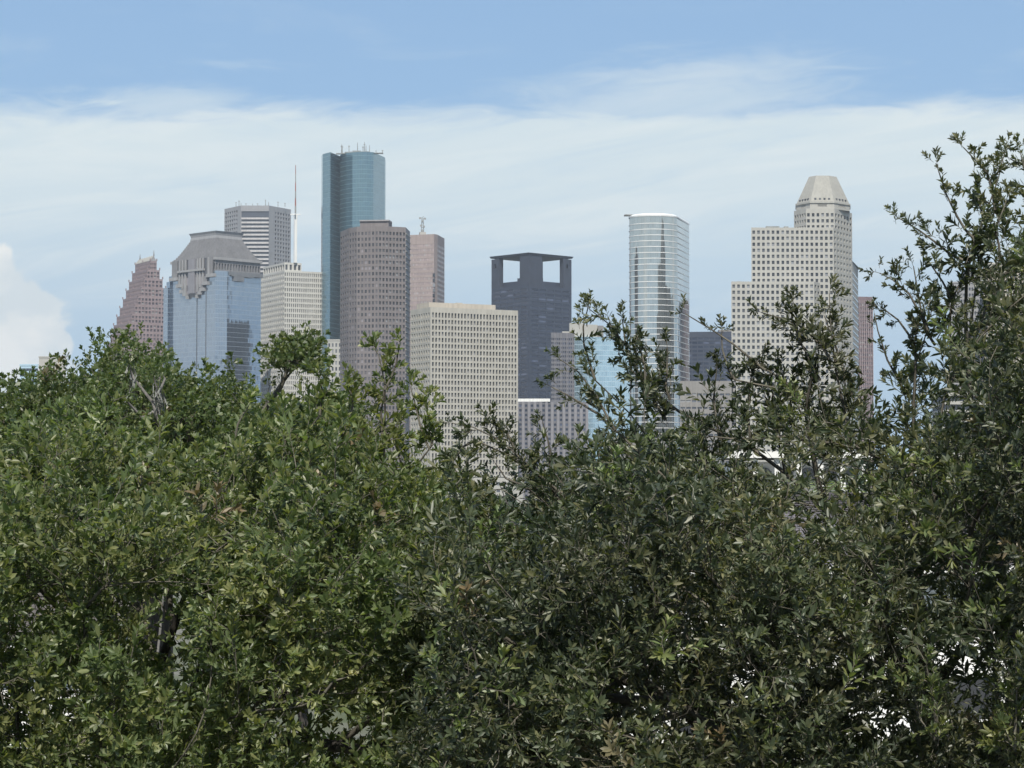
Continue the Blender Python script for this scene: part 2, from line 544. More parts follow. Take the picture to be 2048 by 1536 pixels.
def antenna_cluster(root, xs, ybase, d, mat="plant_grey", name="antenna"):
    for x, top in xs:
        mb = MB(); p = P(x, ybase, d); q = P(x, top, d)
        mb.tube([(p.x, d, p.z - 1.5), (p.x, d, q.z)], [0.45, 0.22], 5)
        if random.random() < 0.5:
            z = q.z - (q.z - p.z) * 0.3
            mb.box((p.x, d, z), 1.6, 0.4, 0.5)
        mb.build(name, mat, root)

# ---- red stepped gable tower, far left
d = 2150
r = tower("stepped_tower", 268, d, "rose granite gabled tower stepping down both ways, far left of the skyline")
u = Vector((math.cos(GRID), math.sin(GRID))); v = Vector((-math.sin(GRID), math.cos(GRID)))
mpp = d / F
G = Vector(((304.5 - CX) * mpp, d))
wl, wn = MB(), []
pin = MB()
ytops = [380 + (545 + 68.5 * k) / 3.84 for k in range(13)]
ext = 44 / 3.84 * mpp / math.sin(GRID) * 4.0
ext = 44 * mpp / math.sin(GRID)
n_lv = 13
for k in range(n_lv):
    hw = (23.5 + 22 * k) / 3.84 * mpp / 0.90
    z1 = ZY(ytops[k], d); z0 = ZY(ytops[k + 1], d) if k < n_lv - 1 else 0.0
    a, b = G - u * hw, G + u * hw
    fh = 4.2 if k == n_lv - 1 else (z1 - z0 - 1.3) / 2
    mtp = 1.3
    facade(wl, wn, a + v * ext, a, z0, z1, 13, fh, 0.52, 0.62, rec=0.7, mt=mtp)
    facade(wl, wn, a, b, z0, z1, max(4, int(2 * hw / 3.25)), fh, 0.60, 0.64, rec=0.7, mt=mtp, prio=-1)
    wl.wall(b, b + v * ext, z0, z1); wl.wall(b + v * ext, a + v * ext, z0, z1)
    wl.poly([(q.x, q.y, z1) for q in (a, b, b + v * ext, a + v * ext)])
    for q in (a, b, a + v * ext, a + v * ext * 0.5):
        pin = MB(); pin.box((q.x, q.y, z1), 0.9, 0.9, 2.2, GRID); pin.build("pinnacle", "red_granite", r)
wl.build("wall", "red_granite", r)
add_windows(wn, r, "window_rose", 0)
hw = 21.0 / 3.84 * mpp / 0.9
z1 = ZY(ytops[0], d); zr = ZY(511.5, d)
a, b = G - u * hw, G + u * hw
rf = MB()
rid0, rid1 = G + u * hw * 0.35 + v * 2, G + u * hw * 0.35 + v * (ext - 2)
rf.quad((*(a + v * ext), z1), (*a, z1), (*rid0, zr), (*rid1, zr))
rf.quad((*b, z1), (*(b + v * ext), z1), (*rid1, zr), (*rid0, zr))
rf.poly([(*a, z1), (*b, z1), (*rid0, zr)]); rf.poly([(*(b + v * ext), z1), (*(a + v * ext), z1), (*rid1, zr)])
rf.build("roof", "grey_granite", r)
for i in range(9):
    s = 2 + (ext - 4) * i / 8
    mb = MB(); p0 = a + v * s; p1 = G + u * hw * 0.35 + v * s
    mb.tube([(p0.x - .5, p0.y - .3, z1 + .2), (p1.x - .3, p1.y, zr + .3)], 0.55, 5)
    mb.build("roof_rib", "white_concrete", r)
for s in (2, ext - 2):
    q = G + u * hw * 0.35 + v * s
    mb = MB(); mb.tube([(*q, zr), (*q, zr + 5.5)], [0.8, 0.15], 6); mb.build("finial", "grey_granite", r)

# ---- blue glass tower with the temple crown
d = 1900; th = math.radians(45)
r = tower("temple_crowned_tower", 431, d, "blue mirror glass tower with a stepped grey stone temple crown")
Lp, C0, Rp, Bp, zt = corner(343, 431, 522, 541, d, th)
u = Vector((math.cos(th), math.sin(th))); v = Vector((-math.sin(th), math.cos(th)))
ch = 17.5 * d / F / math.cos(th) * 0.98
Cl, Cr = C0, C0 + u * ch
Ck = Cl + (Lp - Cl).normalized() * 5
plan = [Lp, Cl + (Lp - Cl).normalized() * 0.1, Cr, Rp, Bp]
gl = MB()
uu = gl.wall(Lp, Cl, 0, zt); uu = gl.wall(Cl, Cr - v * 3.0, 0, zt, uu + 3); uu = gl.wall(Cr - v * 3.0, Rp - v * 0.0, 0, zt, uu + 5)
gl.wall(Rp, Bp, 0, zt, uu); gl.wall(Bp, Lp, 0, zt)
gl.poly([(q.x, q.y, zt) for q in (Lp, Cl, Cr - v * 3.0, Rp, Bp)])
# lower shoulders on the far left
for (xa, xb, yt) in ((327, 336, 575), (333, 340, 563), (338, 344.5, 552)):
    z = ZY(yt, d + 40)
    qa = XY(xa, d + 46, z); qb = XY(xb, d + 42, z)
    gl.prism([qa, qb, qb + Vector((12, 60)), qa + Vector((10, 60))], 0, z, bottom=False)
gl.build("glass_wall", "glass_blue", r, uvs=True)
sl = MB()
nl = nrm(Lp, Cl)
Ll = (Cl - Lp).length
def on_left(zx):                       # zoomed pixel of the study crop -> distance along the left face
    f = (zx - 625) / (965 - 625.0)
    return Lp + (Cl - Lp) * f
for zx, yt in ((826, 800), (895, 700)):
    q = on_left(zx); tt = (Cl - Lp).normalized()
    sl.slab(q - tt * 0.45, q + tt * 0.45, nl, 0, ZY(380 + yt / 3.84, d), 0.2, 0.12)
sl.build("dark_slot", "window_dark", r)  # thin black upright strips on the left glass face
zc = ZY(380 + 512 / 3.84, d)
dk, beam = MB(), MB()
for (xa, xb, ya, yb) in ((640, 950, 512, 655), (688, 908, 655, 712), (712, 882, 712, 757), (734, 862, 757, 782), (757, 838, 782, 808)):
    za, zb = ZY(380 + ya / 3.84, d), ZY(380 + yb / 3.84, d)
    a, b = on_left(xa), on_left(xb)
    dk.slab(a, b, nl, zb, za, 0.5, 0.9)
    for p_, q_ in ((a, a + (b - a) * 0.13), (b - (b - a) * 0.13, b)):
        tp = MB(); tp.slab(p_, q_, nl, zb, za, 0.5, 1.6); tp.build("temple_pier", "grey_granite", r)
    beam.slab(a - (b - a) * 0.06, a + (b - a) * 0.14, nl, zb - 1.2, zb + 1.6, 0.3, 2.2); beam.slab(b - (b - a) * 0.14, b + (b - a) * 0.06, nl, zb - 1.2, zb + 1.6, 0.3, 2.2)
dk.build("temple_recess", "window_brown", r)
for zx in (700, 722, 745, 838, 858, 880, 925):
    a = on_left(zx - 4.5); b = on_left(zx + 4.5)
    yb = 660 if zx > 900 else 700 if zx in (700, 880) else 735 if zx in (722, 858) else 770
    mb = MB(); mb.slab(a, b, nl, ZY(380 + yb / 3.84, d), zc, 0.3, 2.0); mb.build("temple_column", "pale_granite", r)
mb = MB(); mb.slab(on_left(775), on_left(822), nl, ZY(380 + 778 / 3.84, d), zc, 0.3, 2.6); mb.build("temple_panel", "mauve_rib", r)
beam.slab(on_left(690), on_left(892), nl, ZY(380 + 610 / 3.84, d), ZY(380 + 594 / 3.84, d), 0.3, 3.0)
beam.build("temple_beam", "pale_granite", r)
# stepped dark bands high on the right face
nr = nrm(Cr, Rp)
rb = MB()
for f0, f1, ya, yb in ((0.05, 0.98, 541, 549), (0.10, 0.72, 542, 550.5), (0.17, 0.45, 550.5, 560)):
    rb.slab(Cr + (Rp - Cr) * f0, Cr + (Rp - Cr) * f1, nr, ZY(yb, d), ZY(ya, d) - 0.1, 0.2, 3.8 + f0)
rb.build("stone_band", "stone_shade_grey", r)
# colonnade storey, then the stepped pyramid roof and its flared cornice
cen = (Lp + Rp) / 2
zc0 = zt
base_plan = [cen + (q - cen) * 0.985 for q in (Lp, Cl, Rp, Bp)]
wl, wn = MB(), []
ztop_c = ZY(519, d)
facade(wl, wn, base_plan[0], base_plan[1], zt, ztop_c, 16, (ztop_c - zt - 2.5), 0.62, 0.78, rec=1.5, mt=2.0)
facade(wl, wn, base_plan[1], base_plan[2], zt, ztop_c, 16, (ztop_c - zt - 2.5), 0.62, 0.78, rec=1.5, mt=2.0)
wl.wall(base_plan[2], base_plan[3], zt, ztop_c); wl.wall(base_plan[3], base_plan[0], zt, ztop_c)
wl.build("colonnade", "grey_granite", r)
add_windows(wn, r, "window_grey", 40)
mb = MB()
mb.prism([cen + (q - cen) * 1.03 for q in (Lp, Cl, Rp, Bp)], ztop_c, ztop_c + 2.2)
mb.build("cornice", "pale_granite", r)
z_a, z_b, z_t = ztop_c + 2.2, ZY(471, d), ZY(457, d)
N_ = 11
for i in range(N_):
    f0 = 0.96 - 0.37 * (i / (N_ - 1)) ** 0.85
    za, zb = z_a + (z_b - z_a) * i / N_, z_a + (z_b - z_a) * (i + 1) / N_
    p0 = [cen + (q - cen) * f0 for q in (Lp, Cl, Rp, Bp)]
    p1 = [cen + (q - cen) * (f0 - 0.006) for q in (Lp, Cl, Rp, Bp)]
    mb = MB(); mb.frustum(p0, p1, za, zb); mb.build("roof_tier", "grey_granite", r)
mb = MB()
lv = [(0.585, z_b), (0.57, z_b + (z_t - z_b) * 0.4), (0.585, z_b + (z_t - z_b) * 0.7), (0.62, z_t)]
for (fa, za), (fb, zb) in zip(lv, lv[1:]):
    mb.frustum([cen + (q - cen) * fa for q in (Lp, Cl, Rp, Bp)], [cen + (q - cen) * fb for q in (Lp, Cl, Rp, Bp)], za, zb)
mb.build("flared_cornice", "steel_grey", r)
mb = MB()
q = on_left(790) + nl * -14
mb.box((q.x, q.y, ZY(380 + 500 / 3.84, d)), 5, 3, ZY(380 + 450 / 3.84, d) - ZY(380 + 500 / 3.84, d), th); mb.build("roof_dormer", "stone_shade_grey", r)

# ---- grey banded tower with a chamfered face (behind the temple tower)
d = 2350
r = tower("banded_tower", 510, d, "tall grey tower with a white and dark striped chamfer face, behind the temple crown")
z = ZY(411, d)
A, B_, C_, D_ = XY(449, d + 30, z), XY(482, d, z), XY(538, d, z), XY(582, d + 34, z)
K_ = [D_ * (1 + 45 / d) + Vector((-3, 0)), A * (1 + 45 / d) + Vector((3, 0))]
wl, wn = MB(), []
mm = d / F
facade(wl, wn, A, B_ + (A - B_) * 0.16, 0, z, 6, 8.5 * mm, 0.55, 0.60, rec=0.8, mt=3.2, ms=1.0)
wl.wall(B_ + (A - B_) * 0.16, B_, 0, z); wl.wall(B_, B_ + (C_ - B_) * 0.02, 0, z)
facade(wl, wn, C_ + (D_ - C_) * 0.22, D_, 0, z, 6, 8.5 * mm, 0.55, 0.60, rec=0.8, mt=4.5, ms=1.0)
wl.wall(C_ + (D_ - C_) * 0.001, C_ + (D_ - C_) * 0.22, 0, z)
back = Vector((0, 0.9))
wl.wall(B_ + (C_ - B_) * 0.02, C_, z - 6.0, z)
wl.wall(D_, K_[0], 0, z); wl.wall(K_[0], K_[1], 0, z); wl.wall(K_[1], A, 0, z)
wl.poly([(q.x, q.y, z) for q in (A, B_, C_, D_, *K_)])
wl.build("wall", "steel_grey", r)
add_windows(wn, r, "window_dark", 0)
mb = MB(); mb.wall(B_ + back, C_ + back, 0, z - 6.0); mb.build("window_strip", "window_grey", r)
for k in range(34):
    zz = z - 12.5 - k * 8.2 * mm
    if zz < 40: break
    mb = MB(); mb.slab(B_ + (C_ - B_) * 0.02, C_ - (C_ - B_) * 0.004, Vector((0, -1)), zz - 1.9, zz, 0.85, 0.25)
    mb.build("spandrel_band", "band_white", r)
antenna_cluster(r, [(472, 404), (478, 400), (482, 406), (492, 407), (505, 407), (515, 407), (531, 399), (537, 404), (556, 403), (570, 406)], 410, d + 20)

# ---- white tower with the tall mast
d = 1980
r = tower("mast_topped_tower", 569, d, "white ribbed tower carrying a tall thin broadcast mast")
a, c, b, k_, z = corner(521, 569, 643, 541, d, GRID)
wl, wn = MB(), []
mm = d / F
facade(wl, wn, a, c, 0, z, 13, 10.4 * mm, 0.50, 0.66, rec=0.9, mt=0.8)
facade(wl, wn, c, b, 0, z, 18, 10.4 * mm, 0.50, 0.66, rec=0.9, mt=0.8)
wl.wall(b, k_, 0, z); wl.wall(k_, a, 0, z); wl.poly([(q.x, q.y, z) for q in (a, c, b, k_)])
wl.build("wall", "travertine", r)
zp = ZY(524, d)
cen = (a + b) / 2
pa = a + (c - a) * 0.08 + (b - c) * 0.02; pc = c - (c - a) * 0.0 + (b - c) * 0.03 + (a - c) * 0.05
pb = pc + (b - c) * 0.46; pk = pa + (b - c) * 0.46
facade(wp := MB(), wn, pa, pc, z, zp, 9, (zp - z) * 0.84, 0.7, 0.74, rec=0.9, mt=1.0, prio=-5)
facade(wp, wn, pc, pb, z, zp, 4, (zp - z) * 0.84, 0.55, 0.74, rec=0.9, mt=1.0, prio=-5)
wp.wall(pb, pk, z, zp); wp.wall(pk, pa, z, zp); wp.poly([(q.x, q.y, zp) for q in (pa, pc, pb, pk)])
wp.build("penthouse", "travertine", r)
add_windows(wn, r, "window_dark", 13)
mx = (pc + pb) / 2; mx = XY(590.5, mx.y, zp)
mb = MB(); mb.box((mx.x, mx.y, zp), 2.4, 2.4, ZY(427, d) - zp, GRID); mb.build("mast_base", "white_metal", r)
mb = MB(); mb.box((mx.x, mx.y, ZY(428, d)), 9.0, 1.2, 0.9); mb.box((mx.x, mx.y, ZY(428.5, d)), 1.2, 9.0, 0.9); mb.build("mast_platform", "white_metal", r)
seg = [427, 410, 395, 380, 363, 346, 328]
for i, (y0, y1) in enumerate(zip(seg, seg[1:])):
    rr = 0.85 - i * 0.09
    mb = MB(); mb.tube([(mx.x, mx.y, ZY(y0, d)), (mx.x, mx.y, ZY(y1, d))], [rr, rr - 0.09], 6)
    mb.build("mast_section", "mast_red" if i % 2 else "plant_grey", r)

# ---- teal glass tower, the tallest
d = 1950
r = tower("teal_glass_tower", 700, d, "tallest tower of teal mirror glass with a dark re-entrant strip")
z = ZY(303.5, d)
pl = [XY(x, d + dd, z) for x, dd in ((643, 26), (645.5, 14), (661, 2), (679.5, 26), (680.5, 18), (692, 9), (705, 3), (718, 0), (733, 0), (747, 3), (748.5, 5), (770, 34), (772, 60), (700, 85), (650, 70))]
mb = MB(); uu = 0
for i in range(len(pl)):
    uu = mb.wall(pl[i], pl[(i + 1) % len(pl)], 0, z, uu)
mb.poly([(q.x, q.y, z) for q in pl])
mb.build("glass_wall", "glass_teal", r, uvs=True)
mb = MB(); mb.prism([XY(684, d + 22, z), XY(700, d + 12, z), XY(735, d + 10, z), XY(745, d + 24, z), XY(740, d + 60, z), XY(690, d + 60, z)], z, ZY(299, d), bottom=False)
mb.build("roof_plant_room", "plant_grey", r)
for x0, x1, y0 in ((672, 690, 302), (690, 705, 299.5), (705, 722, 297), (722, 738, 298.5), (748, 766, 301)):
    mb = MB(); q0, q1 = XY(x0, d + 12, z), XY(x1, d + 12, z); mb.prism([q0, q1, q1 + Vector((0, 4)), q0 + Vector((0, 4))], ZY(y0 + 1.6, d), ZY(y0, d)); 
    for f in (0.1, 0.5, 0.9):
        q = q0 + (q1 - q0) * f; mb.tube([(q.x, q.y + 2, z), (q.x, q.y + 2, ZY(y0 + 1, d))], 0.35, 4)
    mb.build("roof_gantry", "plant_grey", r)
antenna_cluster(r, [(683, 289), (684.5, 291), (698, 290), (715, 285), (726, 292), (729, 284), (732, 291), (739, 290), (752, 300), (765, 301)], 303, d + 14)

# ---- brown rounded tower
d = 1450
r = tower("brown_granite_tower", 750, d, "brown granite tower with bowed front and dark square windows")
z = ZY(452, d)
mm = d / F
seg = [((681, 34), (698, 12), 4), ((698, 12), (714, 4), 3), ((714, 4), (757, 0), 6), ((757, 0), (811.5, 7), 8), ((811.5, 7), (820, 32), 3)]
wl, wn, wb2, we = MB(), [], [], MB()
for i, ((xa, da), (xb, db), cc) in enumerate(seg):
    a, b = XY(xa, d + da, z), XY(xb, d + db, z)
    if i < 4:
        facade(wl, wb2 if i < 3 else wn, a, b, 0, z, cc, 11.7 * mm, 0.56, 0.56, rec=0.7 if i == 3 else 0.35, mt=2.6, first=None, prio=(3 - i) * 3)
    else:
        facade(we, [], a, b, 0, z, cc, 11.7 * mm, 0.0001, 0.5, rec=0.1, mt=2.6)
wl.wall(XY(820, d + 32, z), XY(816, d + 70, z), 0, z); wl.wall(XY(816, d + 70, z), XY(686, d + 70, z), 0, z); wl.wall(XY(686, d + 70, z), XY(681, d + 34, z), 0, z)
wl.poly([(q.x, q.y, z) for q in [XY(x, d + dd, z) for x, dd in ((681, 34), (698, 12), (714, 4), (757, 0), (811.5, 7), (820, 32), (816, 70), (686, 70))]])
wl.build("wall", "brown_granite", r); we.build("edge_wall", "brown_lit_edge", r)
add_windows(wn, r, "window_dark", 300); add_windows(wb2, r, "window_brown", 0)
for k in range(30):
    zz = z - 4 - k * 11.7 * mm
    if zz < 30: break
    a, b = XY(811.5, d + 7, z), XY(820, d + 32, z)
    mb = MB(); mb.slab(a, b, nrm(a, b), zz - 0.5, zz, 0.1, 0.5); mb.build("floor_ledge", "white_concrete", r)
mb = MB()
mb.prism([XY(720, d + 16, z), XY(777, d + 14, z), XY(783, d + 24, z), XY(783, d + 45, z), XY(722, d + 45, z)], z, ZY(436, d), bottom=False)
mb.build("penthouse", "brown_granite", r)
mb = MB(); mb.prism([XY(719, d + 15, z), XY(777.5, d + 13, z), XY(784, d + 24, z), XY(784, d + 46, z), XY(721, d + 46, z)], ZY(437, d), ZY(434.5, d)); mb.build("penthouse_cap", "brown_lit_edge", r)

# ---- dark block behind the brown tower, mirrored in the blue glass
d = 1845
r = tower("dark_mirrored_block", 745, d, "dark slate block behind the brown tower, seen as the dark reflection in the blue glass", "office block")
a, b = Vector((-134, 1845)), Vector((-94, 1845)); b2, a2 = Vector((-94, 1928)), Vector((-134, 1928))
wl, wn = MB(), []
facade(wl, wn, a, b, 0, 157, 9, 4.0, 0.8, 0.55, rec=0.3, mt=4)
facade(wl, wn, a2, a, 0, 157, 18, 4.0, 0.8, 0.55, rec=0.3, mt=4)
wl.wall(b, b2, 0, 157); wl.wall(b2, a2, 0, 157); wl.poly([(q.x, q.y, 157) for q in (a, b, b2, a2)])
wl.build("wall", "slate_spandrel", r); add_windows(wn, r, "window_slate", 0)
mb = MB(); mb.box((-120, 1880, 157), 20, 26, 9); mb.build("roof_plant_room", "plant_grey", r)

# ---- pink tower behind it
d = 1850
r = tower("pink_granite_tower", 855, d, "plain pale pink tower with rounded top corner and a small antenna")
z = ZY(468, d); mm = d / F
pl = [XY(806, d + 10, z), XY(868, d, z), XY(875, d + 5, z), XY(889, d + 34, z), XY(889, d + 60, z), XY(806, d + 60, z)]
wl, wn = MB(), []
facade(wl, wn, pl[0], pl[1], 0, z, 22, 9.6 * mm, 0.80, 0.5, rec=0.12, mt=7.0)
wl.wall(pl[1], pl[2], 0, z); facade(wl, wn, pl[2], pl[3], 0, z, 5, 9.6 * mm, 0.8, 0.5, rec=0.12, mt=7.0)
for i in (3, 4, 5):
    wl.wall(pl[i], pl[(i + 1) % 6], 0, z)
wl.poly([(q.x, q.y, z) for q in pl])
wl.build("wall", "pink_granite", r); add_windows(wn, r, "window_pink", 0)
for k in range(8):
    yc = 550 + k * 10.2
    a, b = XY(865.5, d + 0.2, z), XY(870, d + 0.5, z)
    mb = MB(); mb.slab(a, b, Vector((0, -1)), ZY(yc + 3.3, d), ZY(yc - 3.3, d), 0.2, 0.6); mb.build("vent_opening", "window_dark", r)
mb = MB(); q = XY(845, d + 18, z); mb.box((q.x, q.y, z), 5, 5, 3.4, 0.2); mb.build("roof_hatch", "white_concrete", r)
mb = MB()
for dx_ in (-1.1, 1.1):
    mb.tube([(q.x + dx_, q.y, z + 3), (q.x + dx_ * 0.5, q.y, ZY(431, d))], 0.28, 4)
for k in range(9):
    zz = z + 4 + k * 1.4; mb.tube([(q.x - 1, q.y, zz), (q.x + 1, q.y, zz + 1.3)], 0.2, 4)
mb.build("antenna_mast", "plant_grey", r)
for y, dx_ in ((432, -2), (433, 2), (438, 0), (447, -1.2), (449, 1.2), (458, 0)):
    mb = MB(); mb.box((q.x + dx_, q.y - 0.8, ZY(y + 1.2, d)), 1.6, 0.8, 1.5); mb.build("antenna_dish", "plant_grey", r)

# ---- cream box tower with egg-crate front
d = 1300
r = tower("cream_grid_tower", 861, d, "cream slab tower with a deep square window grid, nearest in the middle")
a, c, b, k_, z = corner(821, 861, 1036, 614, d, GRID)
mm = d / F
wl, wn = MB(), []
facade(wl, wn, a, c, 0, z, 8, 12.2 * mm, 0.50, 0.66, rec=0.9, mt=2.4, ms=0.6, first=14.5 * mm, prio=5)
facade(wl, wn, c, b, 0, z, 27, 12.2 * mm, 0.56, 0.68, rec=0.9, mt=2.4, ms=0.6, first=14.5 * mm)
wl.wall(b, k_, 0, z); wl.wall(k_, a, 0, z); wl.poly([(q.x, q.y, z) for q in (a, c, b, k_)])
wl.build("wall", "cream_concrete", r)
add_windows(wn, r, "window_dark", 300)
u = (b - c).normalized(); v = (a - c).normalized()
pa = c + u * 3.0 + v * ((a - c).length - 2); pc = c + u * 3.0 + v * 8
zp = ZY(602, d)
pb = pc + u * ((b - c).length * 0.76); pk = pa + u * ((b - c).length * 0.76)
mb = MB(); mb.prism([pa, pc, pb, pk], z, zp, bottom=False); mb.build("penthouse", "cream_penthouse", r)
mb = MB(); q = pc + u * 22 + v * 6; mb.box((q.x, q.y, zp), 3.5, 3, 0.8, GRID); mb.build("roof_hatch", "cream_penthouse", r)
mb = MB(); cc_ = c + u * 16 + v * 4
mb.prism([a - u * 2 - v * -2, c - v * 6 - u * 2, b - v * 6, b + v * 2], 0, ZY(958, d), bottom=True); mb.build("podium", "white_concrete", r)

# ---- dark tower with the hollow crown
d = 1800; th = math.radians(43)
r = tower("hollow_crowned_tower", 1058, d, "dark slate tower whose top opens in two square portals under a flat roof slab")
a, c, b, k_, zr = corner(983, 1058, 1143, 509, d, th)
u = (b - c).normalized(); v = (a - c).normalized(); Lu, Lv = (b - c).length, (a - c).length
zs = ZY(570, d)                        # sill of the portals
zw = ZY(559, d)
wl, wn = MB(), []
mm = d / F
for p, q, nn in ((a, c, 5), (c, b, 5)):
    facade(wl, wn, p, q, 0, zs, nn, 8.95 * mm, 0.86, 0.52, rec=0.25, mt=1.5, ms=2.2)
wl.wall(b, k_, 0, zs); wl.wall(k_, a, 0, zs); wl.poly([(q.x, q.y, zs) for q in (a, c, b, k_)])
wl.build("wall", "slate_spandrel", r); add_windows(wn, r, "window_slate", 300)
def pier(o_, su, sv, z0, z1, mat="dark_granite", name="crown_pier"):
    mb = MB(); mb.prism([o_ + v * sv, o_, o_ + u * su, o_ + u * su + v * sv], z0, z1); return mb.build(name, mat, r)
zsl = ZY(509.3, d)
pier(c, Lu * 0.305, Lv * 0.245, zs, zsl)
# side piers, each pierced by a small square hole: built from four blocks
zh0, zh1 = ZY(537, d + 28), ZY(528.5, d + 28)
for o_, su, sv, along in ((a - v * Lv * 0.20, Lu * 0.10, Lv * 0.20, v), (b - u * Lu * 0.19, Lu * 0.19, Lv * 0.10, u)):
    mb = MB()
    L_ = Lv * 0.20 if along is v else Lu * 0.19
    S_ = su if along is v else sv
    ot = u if along is v else v
    def blk(f0, f1, z0, z1):
        p0, p1 = o_ + along * L_ * f0, o_ + along * L_ * f1
        if along is v:
            mb.prism([p1, p0, p0 + ot * S_, p1 + ot * S_], z0, z1)
        else:
            mb.prism([p0, p1, p1 + ot * S_, p0 + ot * S_], z0, z1)
    blk(0, 1, zs, zh0); blk(0, 1, zh1, ZY(519, d + 30)); blk(0, 0.36, zh0, zh1); blk(0.62, 1, zh0, zh1)
    blk(*((0.0, 0.55) if along is v else (0.0, 0.55)), ZY(519, d + 30), zsl)
    mb.build("crown_pier", "dark_granite", r)
pier(k_ - u * Lu * 0.27 - v * Lv * 0.24, Lu * 0.27, Lv * 0.24, zs, zsl)
# low set back walls seen through the portals
mb = MB(); o_ = c + u * 6 + v * 6
mb.prism([o_ + v * (Lv - 12), o_, o_ + u * (Lu - 12), o_ + u * (Lu - 12) + v * (Lv - 12)], zs, ZY(558.5, d), bottom=False); mb.build("crown_parapet", "slate_spandrel", r)
mb = MB(); o_ = c + u * 9 + v * 9
mb.prism([o_ + v * Lv * 0.32, o_, o_ + u * Lu * 0.32, o_ + u * Lu * 0.32 + v * Lv * 0.32], zs, ZY(551.5, d)); mb.build("lift_motor_room", "dark_granite", r)
ov = 1.2
o_ = c - u * ov - v * ov
mb = MB()
pp = [o_ + v * (Lv + 2 * ov), o_, o_ + u * (Lu + 2 * ov), o_ + u * (Lu + 2 * ov) + v * (Lv + 2 * ov)]
ins = [o_ + (q - o_) for q in pp]
cn = (pp[0] + pp[2]) / 2
mb.frustum([cn + (q - cn) * 0.97 for q in pp], pp, zsl, zsl + 1.6)
mb.poly([(q.x, q.y, zsl) for q in reversed([cn + (q - cn) * 0.97 for q in pp])])
mb.build("roof_slab", "dark_granite", r)

# ---- brownish tower and ribbed block in front of it
d = 1600
r = tower("grey_brown_tower", 1124, d, "grey brown tower standing against the dark hollow crowned tower")
z = ZY(665, d); mm = d / F
pl = [XY(1102, d, z), XY(1149, d + 6, z), XY(1149, d + 50, z), XY(1102, d + 50, z)]
wl, wn = MB(), []
facade(wl, wn, pl[0], pl[1], 0, z, 12, 8.6 * mm, 0.6, 0.5, rec=0.25, mt=3)
for i in (1, 2, 3):
    wl.wall(pl[i], pl[(i + 1) % 4], 0, z)
wl.poly([(q.x, q.y, z) for q in pl]); wl.build("wall", "mauve_concrete", r); add_windows(wn, r, "window_slate", 0)
for x in (1110, 1122, 1134, 1146):
    a, b = XY(x - 0.7, d + (x - 1102) / 47 * 6, z), XY(x + 0.7, d + (x - 1102) / 47 * 6, z)
    mb = MB(); mb.slab(a, b, Vector((0, -1)), 0, z, 0.3, 0.7); mb.build("pier_strip", "mauve_rib", r)
mb = MB(); q = XY(1134, d + 12, z); mb.box((q.x, q.y, z), 7, 6, 1.4); mb.build("roof_hatch", "white_concrete", r)

d = 1380
r = tower("ribbed_office_block", 1105, d, "lower mauve office block with pale vertical ribs under a white roof band", "office block")
z = ZY(803, d); mm = d / F
a, b = XY(1000, d, z), XY(1174, d + 5, z)
wl, wn = MB(), []
facade(wl, wn, a, b, 0, z, 15, 9.5 * mm, 0.42, 0.5, rec=0.3, mt=1)
wl.wall(b, b + Vector((0, 45)), 0, z); wl.wall(b + Vector((0, 45)), a + Vector((0, 45)), 0, z); wl.wall(a + Vector((0, 45)), a, 0, z)
wl.poly([(q.x, q.y, z) for q in (a, b, b + Vector((0, 45)), a + Vector((0, 45)))])
wl.build("wall", "mauve_concrete", r); add_windows(wn, r, "window_slate", 150)
for i in range(16):
    q = a + (b - a) * (i / 15.0)
    mb = MB(); mb.slab(q - Vector((0.75, 0)), q + Vector((0.75, 0)), Vector((0, -1)), 0, z - 0.3, 0.2, 1.1); mb.build("rib", "mauve_rib", r)
mb = MB(); qa, qb = XY(1004, d + 2, z), XY(1100, d + 2, z); mb.prism([qa, qb, qb + Vector((0, 20)), qa + Vector((0, 20))], z, ZY(797, d)); mb.build("roof_band", "white_metal", r)

# ---- pale blue glass slab
d = 1700
r = tower("pale_glass_slab", 1200, d, "pale blue flat glass slab with white rooftop boxes, left of the curved tower", "office block")
z = ZY(673, d)
pl = [XY(1145, d, z), XY(1275, d + 14, z), XY(1275, d + 50, z), XY(1145, d + 50, z)]
mb = MB(); uu = 0
for i in range(4):
    uu = mb.wall(pl[i], pl[(i + 1) % 4], 0, z, uu)
mb.poly([(q.x, q.y, z) for q in pl]); mb.build("glass_wall", "glass_pale", r, uvs=True)
for x0, x1, y, mm_ in ((1139, 1167, 645, "white_concrete"), (1166, 1195, 648, "white_concrete"), (1195, 1207, 650, "tan_concrete"), (1224, 1236, 655, "tan_concrete")):
    qa, qb = XY(x0, d + 5, z), XY(x1, d + 7, z)
    mb = MB(); mb.prism([qa, qb, qb + Vector((0, 14)), qa + Vector((0, 14))], z, ZY(y, d), bottom=False); mb.build("roof_box", mm_, r)

# ---- curved silver glass tower with white floor lines
d = 1480
r = tower("curved_glass_tower", 1318, d, "curved silver glass tower ringed by thin white floor lines")
z = ZY(432, d); mm = d / F
xa, xb = 1258.5, 1356.0
cxm, hw_ = (xa + xb) / 2, (xb - xa) / 2
pl = []
for i in range(41):
    s = -1 + 2 * i / 40.0
    an = s * math.pi / 2
    pl.append(XY(cxm + hw_ * (0.15 * s + 0.85 * math.sin(an)), d + 15 * (1 - math.cos(an) ** 0.9) + (4 if s > 0.9 else 0) * 0, z))
edge_r = XY(1378, d + 52, z)
pl += [edge_r, edge_r + Vector((-3, 14)), XY(1320, d + 80, z), XY(1268, d + 60, z)]
mb = MB(); uu = 0
for i in range(len(pl)):
    uu = mb.wall(pl[i], pl[(i + 1) % len(pl)], 0, z, uu)
go = mb.build("glass_wall", "glass_silver", r, uvs=True, smooth=True)
